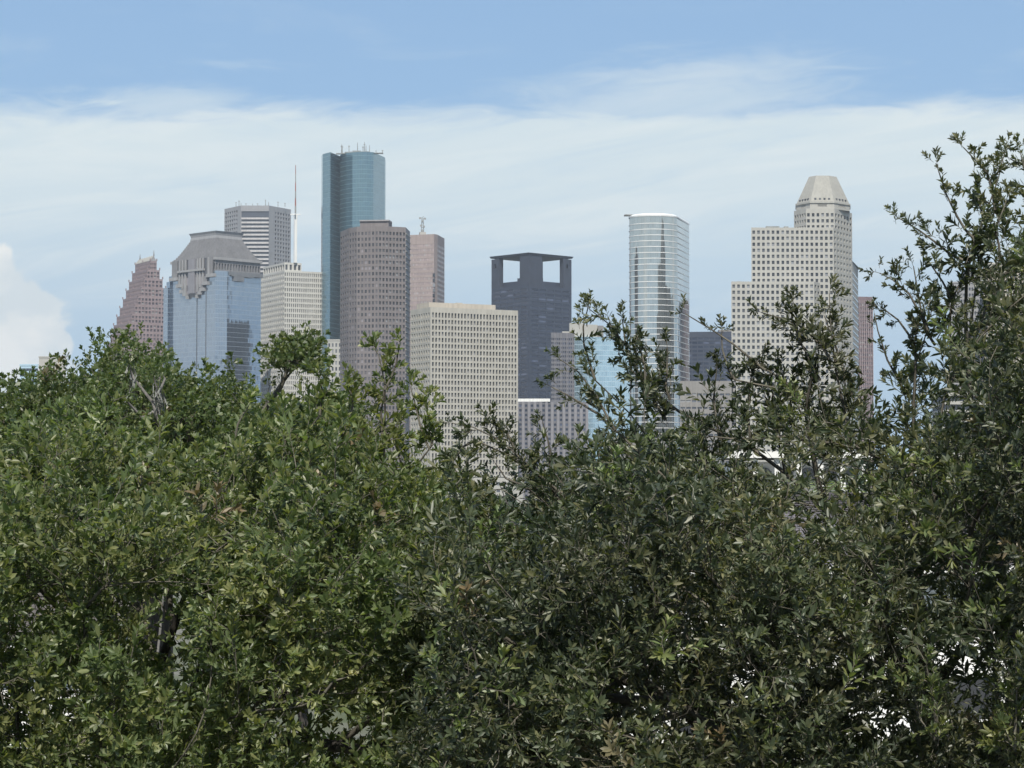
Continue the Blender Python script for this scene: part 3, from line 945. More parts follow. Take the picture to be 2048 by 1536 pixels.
bm_ = bmesh.new(); bm_.from_mesh(go.data); bmesh.ops.remove_doubles(bm_, verts=bm_.verts[:], dist=0.01); bm_.to_mesh(go.data); bm_.free()
go.data.set_sharp_from_angle(angle=math.radians(22))
cn = sum(pl, Vector((0, 0))) / len(pl)
grow = lambda s: [q + (q - cn).normalized() * s for q in pl]
k = 0
while True:
    zz = z - 4.5 - k * 11.75 * mm
    if zz < 40: break
    mb = MB(); mb.prism(grow(0.35), zz - 0.42, zz); mb.build("floor_band", "white_metal", r); k += 1
mb = MB()
mb.frustum(grow(0.4), grow(0.5), z, z + 0.9, top=False); mb.frustum(grow(0.5), grow(-1.4), z + 0.9, z + 2.0)
mb.build("roof_rim", "white_metal", r)
mb = MB(); q = XY(1300, d + 18, z); mb.box((q.x - 4.5, q.y, z + 2.2), 25, 6, 0.7, 0.02); mb.build("helipad_deck", "plant_grey", r)
mb = MB(); q = XY(1315, d + 26, z); mb.box((q.x, q.y, z + 1.5), 9, 6, 2.4); mb.build("roof_plant_room", "white_concrete", r)

# ---- dark block and beige base right of it
d = 1700
r = tower("dark_grid_block", 1420, d, "dark slate office block between the curved glass tower and the white stepped tower", "office block")
z = ZY(663, d); mm = d / F
pl = [XY(1372, d + 4, z), XY(1476, d, z), XY(1476, d + 50, z), XY(1372, d + 50, z)]
wl, wn = MB(), []
facade(wl, wn, pl[0], pl[1], 0, z, 9, 8.4 * mm, 0.84, 0.55, rec=0.25, mt=3.5)
for i in (1, 2, 3):
    wl.wall(pl[i], pl[(i + 1) % 4], 0, z)
wl.poly([(q.x, q.y, z) for q in pl]); wl.build("wall", "slate_spandrel", r); add_windows(wn, r, "window_slate", 120)
mb = MB(); q = XY(1450, d + 8, z); mb.box((q.x, q.y, z), 10, 8, 1.6); mb.build("roof_plant_room", "tan_concrete", r)
d = 1350
r = tower("beige_podium_block", 1415, d, "low beige concrete block below the dark slate office block", "office block")
z = ZY(762, d)
pl = [XY(1360, d, z), XY(1472, d, z), XY(1472, d + 40, z), XY(1360, d + 40, z)]
wl, wn = MB(), []
facade(wl, wn, pl[0], pl[1], 0, z, 10, 4.0, 0.8, 0.30, rec=0.4, mt=6)
for i in (1, 2, 3):
    wl.wall(pl[i], pl[(i + 1) % 4], 0, z)
wl.poly([(q.x, q.y, z) for q in pl]); wl.build("wall", "tan_concrete", r); add_windows(wn, r, "window_grey", 60)

# ---- white stepped tower with the lantern crown
d = 1350
r = tower("white_stepped_tower", 1600, d, "white tower rising in three blocks to a tapered blind crown")
mm = d / F
wl, wn, w2 = MB(), [], []
def block(pts, y, nc, prio, mt=1.0):
    z = ZY(y, d + pts[1][1])
    q = [XY(x, d + dd, z) for x, dd in pts]
    for i, n_ in enumerate(nc):
        if n_:
            facade(wl, wn, q[i], q[i + 1], 0, z, n_, 12.25 * mm, 0.55, 0.56, rec=0.6, mt=mt, prio=prio + (i > 0))
        else:
            wl.wall(q[i], q[i + 1], 0, z)
    wl.wall(q[-1], q[0], 0, z)
    wl.poly([(p.x, p.y, z) for p in q])
    return z
block([(1462.5, 0), (1628, 0), (1646, 14), (1646, 40), (1462.5, 40)], 563, (17, 3, 0, 0), 2)
block([(1502.5, 9), (1667, 9), (1703, 34), (1703, 60), (1502.5, 60)], 455, (17, 6, 0, 0), 1)
zt = block([(1588, 24), (1612, 12), (1669, 12), (1704, 36), (1704, 62), (1588, 62)], 417, (5, 6, 6, 0, 0), 0, mt=2.0)
wl.build("wall", "white_concrete", r)
# crown
ct = XY(1646, d + 40, zt)
def octo(hw, hb):
    m_ = mm * 1.0
    return [XY(x, d + dd, zt) for x, dd in ((1646 - hw, 36 - hb * .45), (1646 - hw * .48, 36 - hb), (1646 + hw * .42, 36 - hb), (1646 + hw, 36 - hb * .45),
                                           (1646 + hw, 36 + hb * .45), (1646 + hw * .42, 36 + hb), (1646 - hw * .48, 36 + hb), (1646 - hw, 36 + hb * .45))]
z1, z2, z3, z4 = ZY(415, d + 16), ZY(407, d + 16), ZY(405.5, d + 16), ZY(353, d + 30)
cb = MB(); o0 = octo(53.5, 22)
for i, n_ in enumerate((6, 9, 6)):
    facade(cb, w2, o0[i], o0[i + 1], zt, z2, n_, z2 - zt - 0.9, 0.55, 0.62, rec=0.7, ms=4.5)
for i in range(3, 8):
    cb.wall(o0[i], o0[(i + 1) % 8], zt, z2)
cb.build("crown_drum", "white_concrete", r)
mb = MB(); mb.prism(octo(55, 22.6), z2, z3 + 0.6); mb.build("crown_cornice", "white_concrete", r)
p0, p1 = octo(53, 21.5), octo(27.5, 10)
cr = MB(); cr.frustum(p0, p1, z3 + 0.6, z4); cr.build("crown_roof", "crown_stone", r)
for i, n_ in enumerate((4, 4, 4)):
    for k in range(n_):
        f = 0.2 + 0.6 * k / (n_ - 1)
        g0 = 0.085
        A3 = Vector((*(p0[i] + (p0[i + 1] - p0[i]) * f), z3 + .6)); B3 = Vector((*(p1[i] + (p1[i + 1] - p1[i]) * f), z4))
        q = A3 + (B3 - A3) * g0
        t_ = (p0[i + 1] - p0[i]).normalized(); n_2 = Vector((t_.y, -t_.x))
        mb = MB(); a = Vector((q.x, q.y)); mb.slab(a - t_ * 0.6, a + t_ * 0.6, n_2, q.z - 0.7, q.z + 0.8, 0.6, 0.3); mb.build("crown_window", "window_dark", r)
for x, dd, y0, wd, hh in ((1478, 14, 563, 3, 1.2), (1490, 20, 563, 5, 1.6), (1520, 24, 455, 4, 1.4), (1545, 20, 455, 8, 1.8), (1572, 28, 455, 2.5, 2.6)):
    zz = ZY(y0, d + (9 if y0 < 500 else 0)); q = XY(x, d + dd, zz)
    mb = MB(); mb.box((q.x, q.y, zz), wd, 4, hh); mb.build("roof_unit", "plant_grey", r)
add_windows(wn, r, "window_dark", 300); add_windows(w2, r, "window_dark", 21)
# receding wing on the right with its own pointed roof
mb = MB(); z = ZY(527, d + 60)
q0, q1 = XY(1703, d + 40, z), XY(1716, d + 100, z)
mb.prism([q0, q1, q1 + Vector((-10, 20)), q0 + Vector((-10, 60))], 0, z); mb.build("wing_wall", "white_concrete", r)
for k in range(26):
    zz = z - 6 - k * 12.25 * mm
    if zz < 20: break
    mb = MB(); mb.slab(q0, q1, nrm(q0, q1), zz - 0.9, zz, 0.1, 0.06); mb.build("window_strip", "window_grey", r)
mb = MB(); zz = ZY(526.5, d + 60)
mb.frustum([q0, q1 + Vector((1.6, 0)), q1 + Vector((-10, 22)), q0 + Vector((-10, 62))], [q0 + Vector((-2, 12)), q0 + Vector((-1, 22)), q0 + Vector((-6, 22)), q0 + Vector((-6, 20))], zz, ZY(515, d + 60))
mb.build("wing_roof", "steel_grey", r)

# ---- maroon finned tower
d = 1900
r = tower("maroon_finned_tower", 1729, d, "narrow maroon tower with pale vertical fins, right of the white stepped tower")
z = ZY(593, d); mm = d / F
a, b = XY(1706, d, z), XY(1745, d + 4, z)
wl, wn = MB(), []
facade(wl, wn, a, b, 0, z, 9, 8.4 * mm, 0.62, 0.6, rec=0.4, mt=5)
wl.wall(b, b + Vector((0, 40)), 0, z); wl.wall(b + Vector((0, 40)), a + Vector((0, 40)), 0, z); wl.wall(a + Vector((0, 40)), a, 0, z)
wl.poly([(q.x, q.y, z) for q in (a, b, b + Vector((0, 40)), a + Vector((0, 40)))])
wl.build("wall", "maroon_granite", r); add_windows(wn, r, "window_rose", 0)
for i in range(10):
    q = a + (b - a) * (i / 9.0) * 0.985 + Vector((0.2, 0))
    mb = MB(); mb.slab(q - Vector((0.3, 0)), q + Vector((0.3, 0)), Vector((0, -1)), 0, z - 3, 0.2, 0.7); mb.build("fin", "maroon_fin", r)

# ---- buildings behind the right tree
def plain(name, xs, y, d, label, mat, win, cols, fh, ww, wh, cat="office block", single=100, mt=2.0, skew=0.0, depth=45):
    r = tower(name, sum(xs) / 2, d, label, cat)
    z = ZY(y, d)
    a, b = XY(xs[0], d, z), XY(xs[1], d + skew, z)
    wl, wn = MB(), []
    facade(wl, wn, a, b, 0, z, cols, fh, ww, wh, rec=0.5, mt=mt)
    b2, a2 = b * (1 + depth / d), a * (1 + depth / d)
    wl.wall(b, b2, 0, z); wl.wall(b2, a2, 0, z); wl.wall(a2, a, 0, z)
    wl.poly([(q.x, q.y, z) for q in (a, b, b2, a2)])
    wl.build("wall", mat, r); add_windows(wn, r, win, single)
    mb = MB(); n_ = nrm(a, b); mb.slab(a - Vector((.3, 0)), b + Vector((.3, 0)), n_, z - 0.2, z + 0.9, 0.5, 0.35); mb.build("parapet", mat, r)
    return r, a, b, z
r, a, b, z = plain("grey_office_block", (1898, 1975), 566, 1500, "pale grey office block half hidden behind the upper right branches", "steel_grey", "window_grey", 14, 4.0, 0.7, 0.5)
mb = MB(); q0, q1 = XY(1929, 1506, z), XY(1966, 1506, z); mb.prism([q0, q1, q1 + Vector((0, 18)), q0 + Vector((0, 18))], z, ZY(542, 1500), bottom=False); mb.build("penthouse", "plant_grey", r)
r, a, b, z = plain("cream_pier_tower", (1968, 2120), 528, 1450, "cream tower with tall vertical piers at the right edge behind leaves", "cream_concrete", "window_grey", 18, 4.0, 0.5, 0.7, cat="office tower")
for i in range(19):
    q = a + (b - a) * (i / 18.0)
    mb = MB(); mb.slab(q - Vector((.5, 0)), q + Vector((.5, 0)), nrm(a, b), 0, z - 1, 0.2, 0.8); mb.build("pier_strip", "cream_penthouse", r)
# open parking deck
d = 900
r = tower("parking_deck", 1930, d, "white banded parking deck seen low between the right tree's branches", "parking deck")
q0, q1 = XY(1885, d, 60), XY(1985, d + 4, 60)
for k in range(8):
    z = ZY(785, d) - k * 3.4
    mb = MB(); mb.prism([q0, q1, q1 + Vector((0, 30)), q0 + Vector((0, 30))], z - 1.25, z); mb.build("deck_slab", "white_concrete", r)
mb = MB(); mb.prism([q0 + Vector((1, 2)), q1 + Vector((-1, 2)), q1 + Vector((-1, 28)), q0 + Vector((1, 28))], 0, ZY(788, d)); mb.build("deck_core", "stone_shade_grey", r)  # solid fill; its dark colour stands for shade between the slabs
# low blocks far left and the small white one between towers
plain("low_teal_office", (40, 76), 731, 1500, "low blue glass office peeping over the left treetop", "glass_pale", "window_slate", 6, 3.6, 0.95, 0.5, mt=1.0)
plain("low_grey_office", (78, 132), 715, 1650, "low pale grey block just above the left treetop", "white_concrete", "window_grey", 8, 4.0, 0.3, 0.4, mt=9)
plain("low_banded_office", (140, 205), 758, 1400, "low pale blue banded block seen through gaps in the left treetop", "steel_grey", "window_slate", 5, 3.6, 0.95, 0.5)
plain("narrow_white_block", (655, 690), 681, 1750, "narrow white block wedged between the teal and brown towers", "white_concrete", "window_dark", 5, 4.6, 0.5, 0.6, mt=1.2)
plain("low_white_office", (845, 1015), 953, 1150, "low white block at the foot of the cream grid tower", "white_concrete", "window_grey", 14, 3.4, 0.6, 0.5, depth=25)
plain("low_tan_office", (1210, 1350), 880, 1150, "low tan block behind the middle branches under the curved tower", "tan_concrete", "window_grey", 14, 3.4, 0.6, 0.5, depth=30)

# ------------------------------------------------------------------ houses among the trees
mat_wall("shingle", (0.105, 0.10, 0.11), var=0.25, scale=2.5)
mat_wall("shingle_pale", (0.135, 0.125, 0.135), var=0.25, scale=2.5)
mat_wall("shingle_brown", (0.10, 0.09, 0.085), var=0.25, scale=2.5)
mat_wall("siding", (0.66, 0.66, 0.66), rough=0.5, var=0.03, scale=1.0, streak=0.02)

def place_box(name, mat, parent, loc, size, rot=(0, 0, 0)):
    """shared unit box scaled into place"""
    key = "box_" + mat
    me = bpy.data.meshes.get(key)
    if me is None:
        m_ = MB(); m_.box((0, 0, -.5), 1, 1, 1)
        me = bpy.data.meshes.new(key); me.from_pydata(m_.v, [], m_.f); me.materials.append(MATS[mat]); me.update()
    o = bpy.data.objects.new(name, me); COL.objects.link(o); o.parent = parent
    o.location = Vector(loc) - parent.location; o.scale = size; o.rotation_euler = rot
    return o

def house(x0, x1, Ye, Yr, y_eave, y_ridge, label, sh, cs=0.15, tab=0.32):
    ze, zr = ZY(y_eave, Ye), ZY(y_ridge, Yr)
    X0, X1 = PX(x0, Ye, ze), PX(x1, Ye, ze)
    h = empty("house", ((X0 + X1) / 2, (Ye + Yr) / 2, 0), label, "house")
    mb = MB()
    back = Yr + (Yr - Ye)
    mb.quad((X0, Ye, ze), (X1, Ye, ze), (X1, Yr, zr), (X0, Yr, zr))
    mb.quad((X1, back, ze), (X0, back, ze), (X0, Yr, zr), (X1, Yr, zr))
    roof = mb.build("roof", sh, h)
    sl = math.hypot(Yr - Ye, zr - ze); pit = math.atan2(zr - ze, Yr - Ye)
    nrow = int(sl / cs); ncol = int((X1 - X0) / tab)
    rest = MB()
    cells = []
    for rI in range(nrow):
        for c in range(ncol):
            X = X0 + (c + 0.5 + (0.5 if rI % 2 else 0)) * tab
            if X + tab / 2 > X1: continue
            cells.append((rI, c, X))
    mid = (x0 + x1) / 2
    cells.sort(key=lambda q: abs(CX + F * q[2] / Ye - min(max(CX + F * q[2] / Ye, 1480), 1800)) + q[0] * 6 if mid > 1000 else q[0])
    for i, (rI, c, X) in enumerate(cells):
        s = (rI + 0.5) * cs
        lift = 0.012 + random.uniform(0, 0.006)
        q = Vector((X, Ye + s * math.cos(pit) - lift * math.sin(pit), ze + s * math.sin(pit) + lift * math.cos(pit)))
        tilt = -0.08
        if i < 280:
            place_box("shingle", sh if random.random() < 0.6 else sh if sh != "shingle" else "shingle_pale", roof if False else h, q, (tab * 0.975, cs * 1.02, 0.02), (pit + tilt, 0, 0))
        else:
            rest.box((q.x, q.y, q.z - 0.008), tab * 0.975, cs * 0.95, 0.02)
    rest.build("shingle", sh, h, kind="stuff")
    place_box("gutter", "white_paint", h, ((X0 + X1) / 2, Ye - 0.08, ze - 0.06), (X1 - X0 + 0.2, 0.14, 0.13))
    place_box("wall", "white_paint", h, ((X0 + X1) / 2, (Ye + back) / 2, (ze - 0.1) / 2), (X1 - X0 - 0.7, back - Ye - 0.9, ze - 0.1))
    lap = 0.21
    k = 0
    while k < 26:
        z = ze - 0.25 - k * lap
        place_box("siding_plank", "siding", h, ((X0 + X1) / 2, Ye + 0.43, z - lap / 2), (X1 - X0 - 0.66, 0.03, lap * 0.99), (-0.09, 0, 0))
        k += 1
    for fx in (0.22, 0.78):
        X = X0 + (X1 - X0) * fx
        place_box("window", "window_dark", h, (X, Ye + 0.40, ze - 2.6), (1.0, 0.08, 1.5))
        for dx_, dz_, sx, sz in ((0, .8, 1.25, .12), (0, -.8, 1.25, .12), (-.56, 0, .12, 1.5), (.56, 0, .12, 1.5), (0, 0, 1.0, .05)):
            place_box("window_frame", "white_paint", h, (X + dx_, Ye + 0.36, ze - 2.6 + dz_), (sx, .1, sz))
    return h
house(1190, 2160, 38, 43, 1132, 985, "house with grey shingled roof and white lap siding behind the right tree", "shingle")
house(-260, 210, 40, 44, 1292, 1165, "house with brown shingled roof low behind the left tree", "shingle_brown")

# white arcaded apartment house farther back
d = 150
z0 = ZY(985, d); z1 = ZY(905, d)
X0, X1 = PX(1466, d, z1), PX(1728, d, z1)
h = empty("apartment_house", ((X0 + X1) / 2, d + 5, 0), "white flat roofed apartment house with arched balcony openings behind the right tree", "apartment house")
place_box("wall", "white_paint", h, ((X0 + X1) / 2, d + 6, z1 / 2 - 0.3), (X1 - X0, 10, z1 - 0.6))
place_box("roof_slab", "white_paint", h, ((X0 + X1) / 2, d + 5.5, z1 - 0.15), (X1 - X0 + 0.9, 12.2, 0.42))
n_a = 6
for row, zb in enumerate((z1 - 2.55, z1 - 5.4, z1 - 8.3)):
    place_box("balcony_floor", "white_paint", h, ((X0 + X1) / 2, d + 0.4, zb - 0.12), (X1 - X0 + 0.3, 1.6, 0.2))
    for i in range(n_a):
        xc = X0 + (X1 - X0) * (i + 0.5) / n_a
        hw = (X1 - X0) / n_a * 0.33
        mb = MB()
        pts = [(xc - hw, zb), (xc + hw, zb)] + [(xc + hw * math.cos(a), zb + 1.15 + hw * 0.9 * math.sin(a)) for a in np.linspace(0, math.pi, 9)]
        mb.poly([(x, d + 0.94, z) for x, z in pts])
        mb.build("arched_opening", "stone_shade_grey", h)  # flat sheet before the wall, with the arch's inner shade as its colour
    for i in range(n_a + 1):
        xc = X0 + (X1 - X0) * i / n_a
        place_box("column", "white_paint", h, (xc, d - 0.1, zb + 1.3), (0.34, 0.34, 2.6))

# ------------------------------------------------------------------ trees
mat_leaf("leaf_left", ((0.070, 0.090, 0.039), (0.118, 0.145, 0.060), (0.160, 0.187, 0.080), (0.245, 0.27, 0.13)), trans=0.44)
mat_leaf("leaf_right", ((0.038, 0.048, 0.029), (0.066, 0.079, 0.045), (0.098, 0.110, 0.060), (0.165, 0.172, 0.095)), trans=0.36)
mat_leaf("leaf_far", ((0.058, 0.082, 0.032), (0.092, 0.120, 0.046), (0.128, 0.158, 0.060)), trans=0.40)
mat_leaf("leaf_dark", ((0.016, 0.030, 0.016), (0.028, 0.045, 0.022), (0.04, 0.06, 0.026)), trans=0.2)
mat_leaf("leaf_fresh", ((0.11, 0.138, 0.055), (0.16, 0.19, 0.078), (0.215, 0.25, 0.11)), trans=0.38)
mat_leaf("leaf_dry", ((0.10, 0.078, 0.045), (0.15, 0.12, 0.07), (0.20, 0.165, 0.10)), trans=0.2)
mat_leaf("leaf_pale", ((0.36, 0.34, 0.20), (0.50, 0.47, 0.30), (0.58, 0.56, 0.38)), trans=0.3)
mat_leaf("palm_frond", ((0.10, 0.14, 0.05), (0.15, 0.19, 0.07), (0.20, 0.24, 0.10)), trans=0.3)
mat_bark("bark_dark", (0.022, 0.019, 0.017), (0.075, 0.066, 0.058))
mat_bark("bark_twig", (0.05, 0.045, 0.036), (0.135, 0.125, 0.10), 20)
mat_bark("moss_grey", (0.11, 0.115, 0.105), (0.20, 0.205, 0.19), 12)
mat_bark("bark_grey", (0.07, 0.066, 0.062), (0.19, 0.18, 0.17), 14)


def unit(a):
    return a / (np.linalg.norm(a, axis=-1, keepdims=True) + 1e-9)

def make_leaf(rng, base, d, up, L, W):
    d = unit(d); s = unit(np.cross(d, up)); n = np.cross(s, d)
    f = rng.uniform(0.05, 0.35); c = rng.uniform(-0.05, 0.18)
    k = rng.uniform(0.85, 1.15)
    return np.array([base, base + d * L * .32 + s * W * .42 * k + n * W * f * .8, base + d * L * .68 + s * W * .46 + n * W * f - n * L * c * .4,
                     base + d * L - n * L * c, base + d * L * .68 - s * W * .46 + n * W * f - n * L * c * .4, base + d * L * .32 - s * W * .42 * k + n * W * f * .8])

def make_sprig(rng, L=0.17, nl=22, leafL=0.050, leafW=0.019, shoots=2, simple=False):
    """a leafy shoot along +z: returns leaves (n,6,3) and thin twig quads (m,4,3)"""
    leaves, twigs = [], []
    def leaf(*q):
        f_ = make_leaf(*q)
        return f_[[0, 2, 3, 4]] if simple else f_
    def shoot(p, d, L, n, tuft):
        d = unit(d)
        bend = rng.normal(0, 0.35, 3)
        pts = [p]
        dd = d
        for i in range(3):
            dd = unit(dd + bend * 0.33 + rng.normal(0, 0.08, 3)); pts.append(pts[-1] + dd * L / 3)
        ph = rng.uniform(0, 6.28)
        for i in range(n):
            f = 0.18 + 0.82 * (i + rng.uniform(0, .8)) / n
            q = min(int(f * 3), 2); a = pts[q] + (pts[q + 1] - pts[q]) * (f * 3 - q if f < 1 else 1)
            t = unit(pts[q + 1] - pts[q])
            ph += 2.4 + rng.normal(0, .35)
            ux = unit(np.cross(t, np.array([0.3, 0.8, 0.1]))); uy = np.cross(t, ux)
            side = ux * math.cos(ph) + uy * math.sin(ph)
            ang = rng.uniform(0.65, 1.15) - 0.3 * f
            ld = t * math.cos(ang) + side * math.sin(ang)
            lup = t * math.sin(ang) - side * math.cos(ang) + rng.normal(0, .45, 3)
            sc = rng.uniform(.6, 1.25)
            leaves.append(leaf(rng, a, ld, lup, leafL * sc, leafW * sc * rng.uniform(.8, 1.2)))
        for i in range(tuft):
            ph += 2.4
            t = unit(pts[3] - pts[2]); ux = unit(np.cross(t, np.array([0.3, 0.8, 0.1]))); uy = np.cross(t, ux)
            side = ux * math.cos(ph) + uy * math.sin(ph)
            ang = rng.uniform(.3, .95)
            leaves.append(leaf(rng, pts[3], t * math.cos(ang) + side * math.sin(ang), t * math.sin(ang) - side * math.cos(ang) + rng.normal(0, .3, 3), leafL * rng.uniform(.7, 1.1), leafW * rng.uniform(.8, 1.1)))
        if not simple:
            for i in range(3):
                r0, r1 = 0.0016 * (1 - i / 4), 0.0016 * (1 - (i + 1) / 4)
                t = unit(pts[i + 1] - pts[i]); ux = unit(np.cross(t, np.array([0.3, 0.8, 0.1]))); uy = np.cross(t, ux)
                for j in range(3):
                    o0 = ux * math.cos(2.094 * j) + uy * math.sin(2.094 * j); o1 = ux * math.cos(2.094 * (j + 1)) + uy * math.sin(2.094 * (j + 1))
                    twigs.append([pts[i] + o0 * r0, pts[i] + o1 * r0, pts[i + 1] + o1 * r1, pts[i + 1] + o0 * r1])
        return pts
    pts = shoot(np.zeros(3), np.array([0, 0, 1.0]), L, int(nl * .5), 6)
    for k in range(shoots):
        q = 1 + k % 2
        a = rng.uniform(0, 6.28)
        shoot(pts[q], np.array([math.cos(a) * .8, math.sin(a) * .8, .75]), L * rng.uniform(.45, .7), int(nl * .5 / shoots), 4)
    return np.array(leaves), (np.array(twigs) if twigs else np.zeros((0, 4, 3)))

def rot_to(dirs, rng):
    """rotation matrices taking +z to each direction with a random roll"""
    z = unit(dirs)
    ref = np.where(np.abs(z[:, 2:3]) < .9, np.array([[0, 0, 1.0]]), np.array([[1.0, 0, 0]]))
    x = unit(np.cross(ref, z)); y = np.cross(z, x)
    a = rng.uniform(0, 6.283, len(z))[:, None]
    x2 = x * np.cos(a) + y * np.sin(a); y2 = np.cross(z, x2)
    return np.stack([x2, y2, z], axis=2)

LEAF_Q = np.array([[0, 1, 2, 3], [0, 3, 4, 5]])

def scatter(variants, pos, dirs, scale, rng):
    """all sprigs as one vertex / quad / material array"""
    Vs, Qs, Ms, off = [], [], [], 0
    pick = rng.integers(0, len(variants), len(pos))
    R = rot_to(dirs, rng)
    for k, (lv, tw) in enumerate(variants):
        idx = np.where(pick == k)[0]
        if not len(idx): continue
        for arr, quads, mi in ((lv, LEAF_Q if lv.shape[1] == 6 else LEAF_Q[:1], 0), (tw, np.array([[0, 1, 2, 3]]), 1)):
            if not len(arr): continue
            nv = arr.shape[1]
            flat = arr.reshape(-1, 3)
            V = np.einsum('nij,vj->nvi', R[idx], flat) * scale[idx][:, None, None] + pos[idx][:, None, :]
            V = V.reshape(-1, 3)
            n_el = len(V) // nv
            Q = (np.arange(n_el)[:, None, None] * nv + quads[None]).reshape(-1, 4) + off
            Vs.append(V); Qs.append(Q); Ms.append(np.full(len(Q), mi)); off += len(V)
    return np.concatenate(Vs), np.concatenate(Qs), np.concatenate(Ms)

def quad_mesh(name, V, Q, M, mats, parent, kind=None, smooth=False):
    me = bpy.data.meshes.new(name)
    V = V - np.array(parent.location)
    me.vertices.add(len(V)); me.vertices.foreach_set("co", V.astype(np.float32).ravel())
    me.loops.add(len(Q) * 4); me.loops.foreach_set("vertex_index", Q.astype(np.int32).ravel())
    me.polygons.add(len(Q)); me.polygons.foreach_set("loop_start", np.arange(0, len(Q) * 4, 4, dtype=np.int32))
    for m_ in mats:
        me.materials.append(MATS[m_])
    if M is not None:
        me.polygons.foreach_set("material_index", M.astype(np.int32))
    me.update(calc_edges=True)
    o = bpy.data.objects.new(name, me); COL.objects.link(o); o.parent = parent
    if kind: o["kind"] = kind
    return o

def prisms(a, b, ra, rb, k=4):
    """many thin tapered twigs at once"""
    z = unit(b - a)
    ref = np.where(np.abs(z[:, 2:3]) < .9, np.array([[0, 0, 1.0]]), np.array([[1.0, 0, 0]]))
    x = unit(np.cross(ref, z)); y = np.cross(z, x)
    ang = np.arange(k) * 2 * math.pi / k
    o = x[:, None] * np.cos(ang)[None, :, None] + y[:, None] * np.sin(ang)[None, :, None]
    V = np.concatenate([a[:, None] + o * ra[:, None, None], b[:, None] + o * rb[:, None, None]], axis=1)
    base = np.arange(len(a))[:, None, None] * 2 * k
    j = np.arange(k); q = np.stack([j, (j + 1) % k, (j + 1) % k + k, j + k], axis=1)
    return V.reshape(-1, 3), (base + q[None]).reshape(-1, 4)

def path_px(pts):
    return [P(x, y, Y) for x, y, Y in pts]

def densify(pts, step):
    out = [Vector(pts[0])]
    for a, b in zip(pts, pts[1:]):
        a, b = Vector(a), Vector(b)
        n = max(1, int((b - a).length / step))
        out += [a + (b - a) * (i / n) for i in range(1, n + 1)]
    return out

def jitter(pts, amp, seed):
    r = []
    for i, p in enumerate(pts):
        f = 0 if i == 0 else 1
        q = Vector((seed * 3.1, 0, 0)) + p * 1.6
        r.append(p + Vector((mnoise.noise(q), mnoise.noise(q + Vector((7, 3, 1))), mnoise.noise(q + Vector((1, 9, 5))))) * amp * f)
    return r

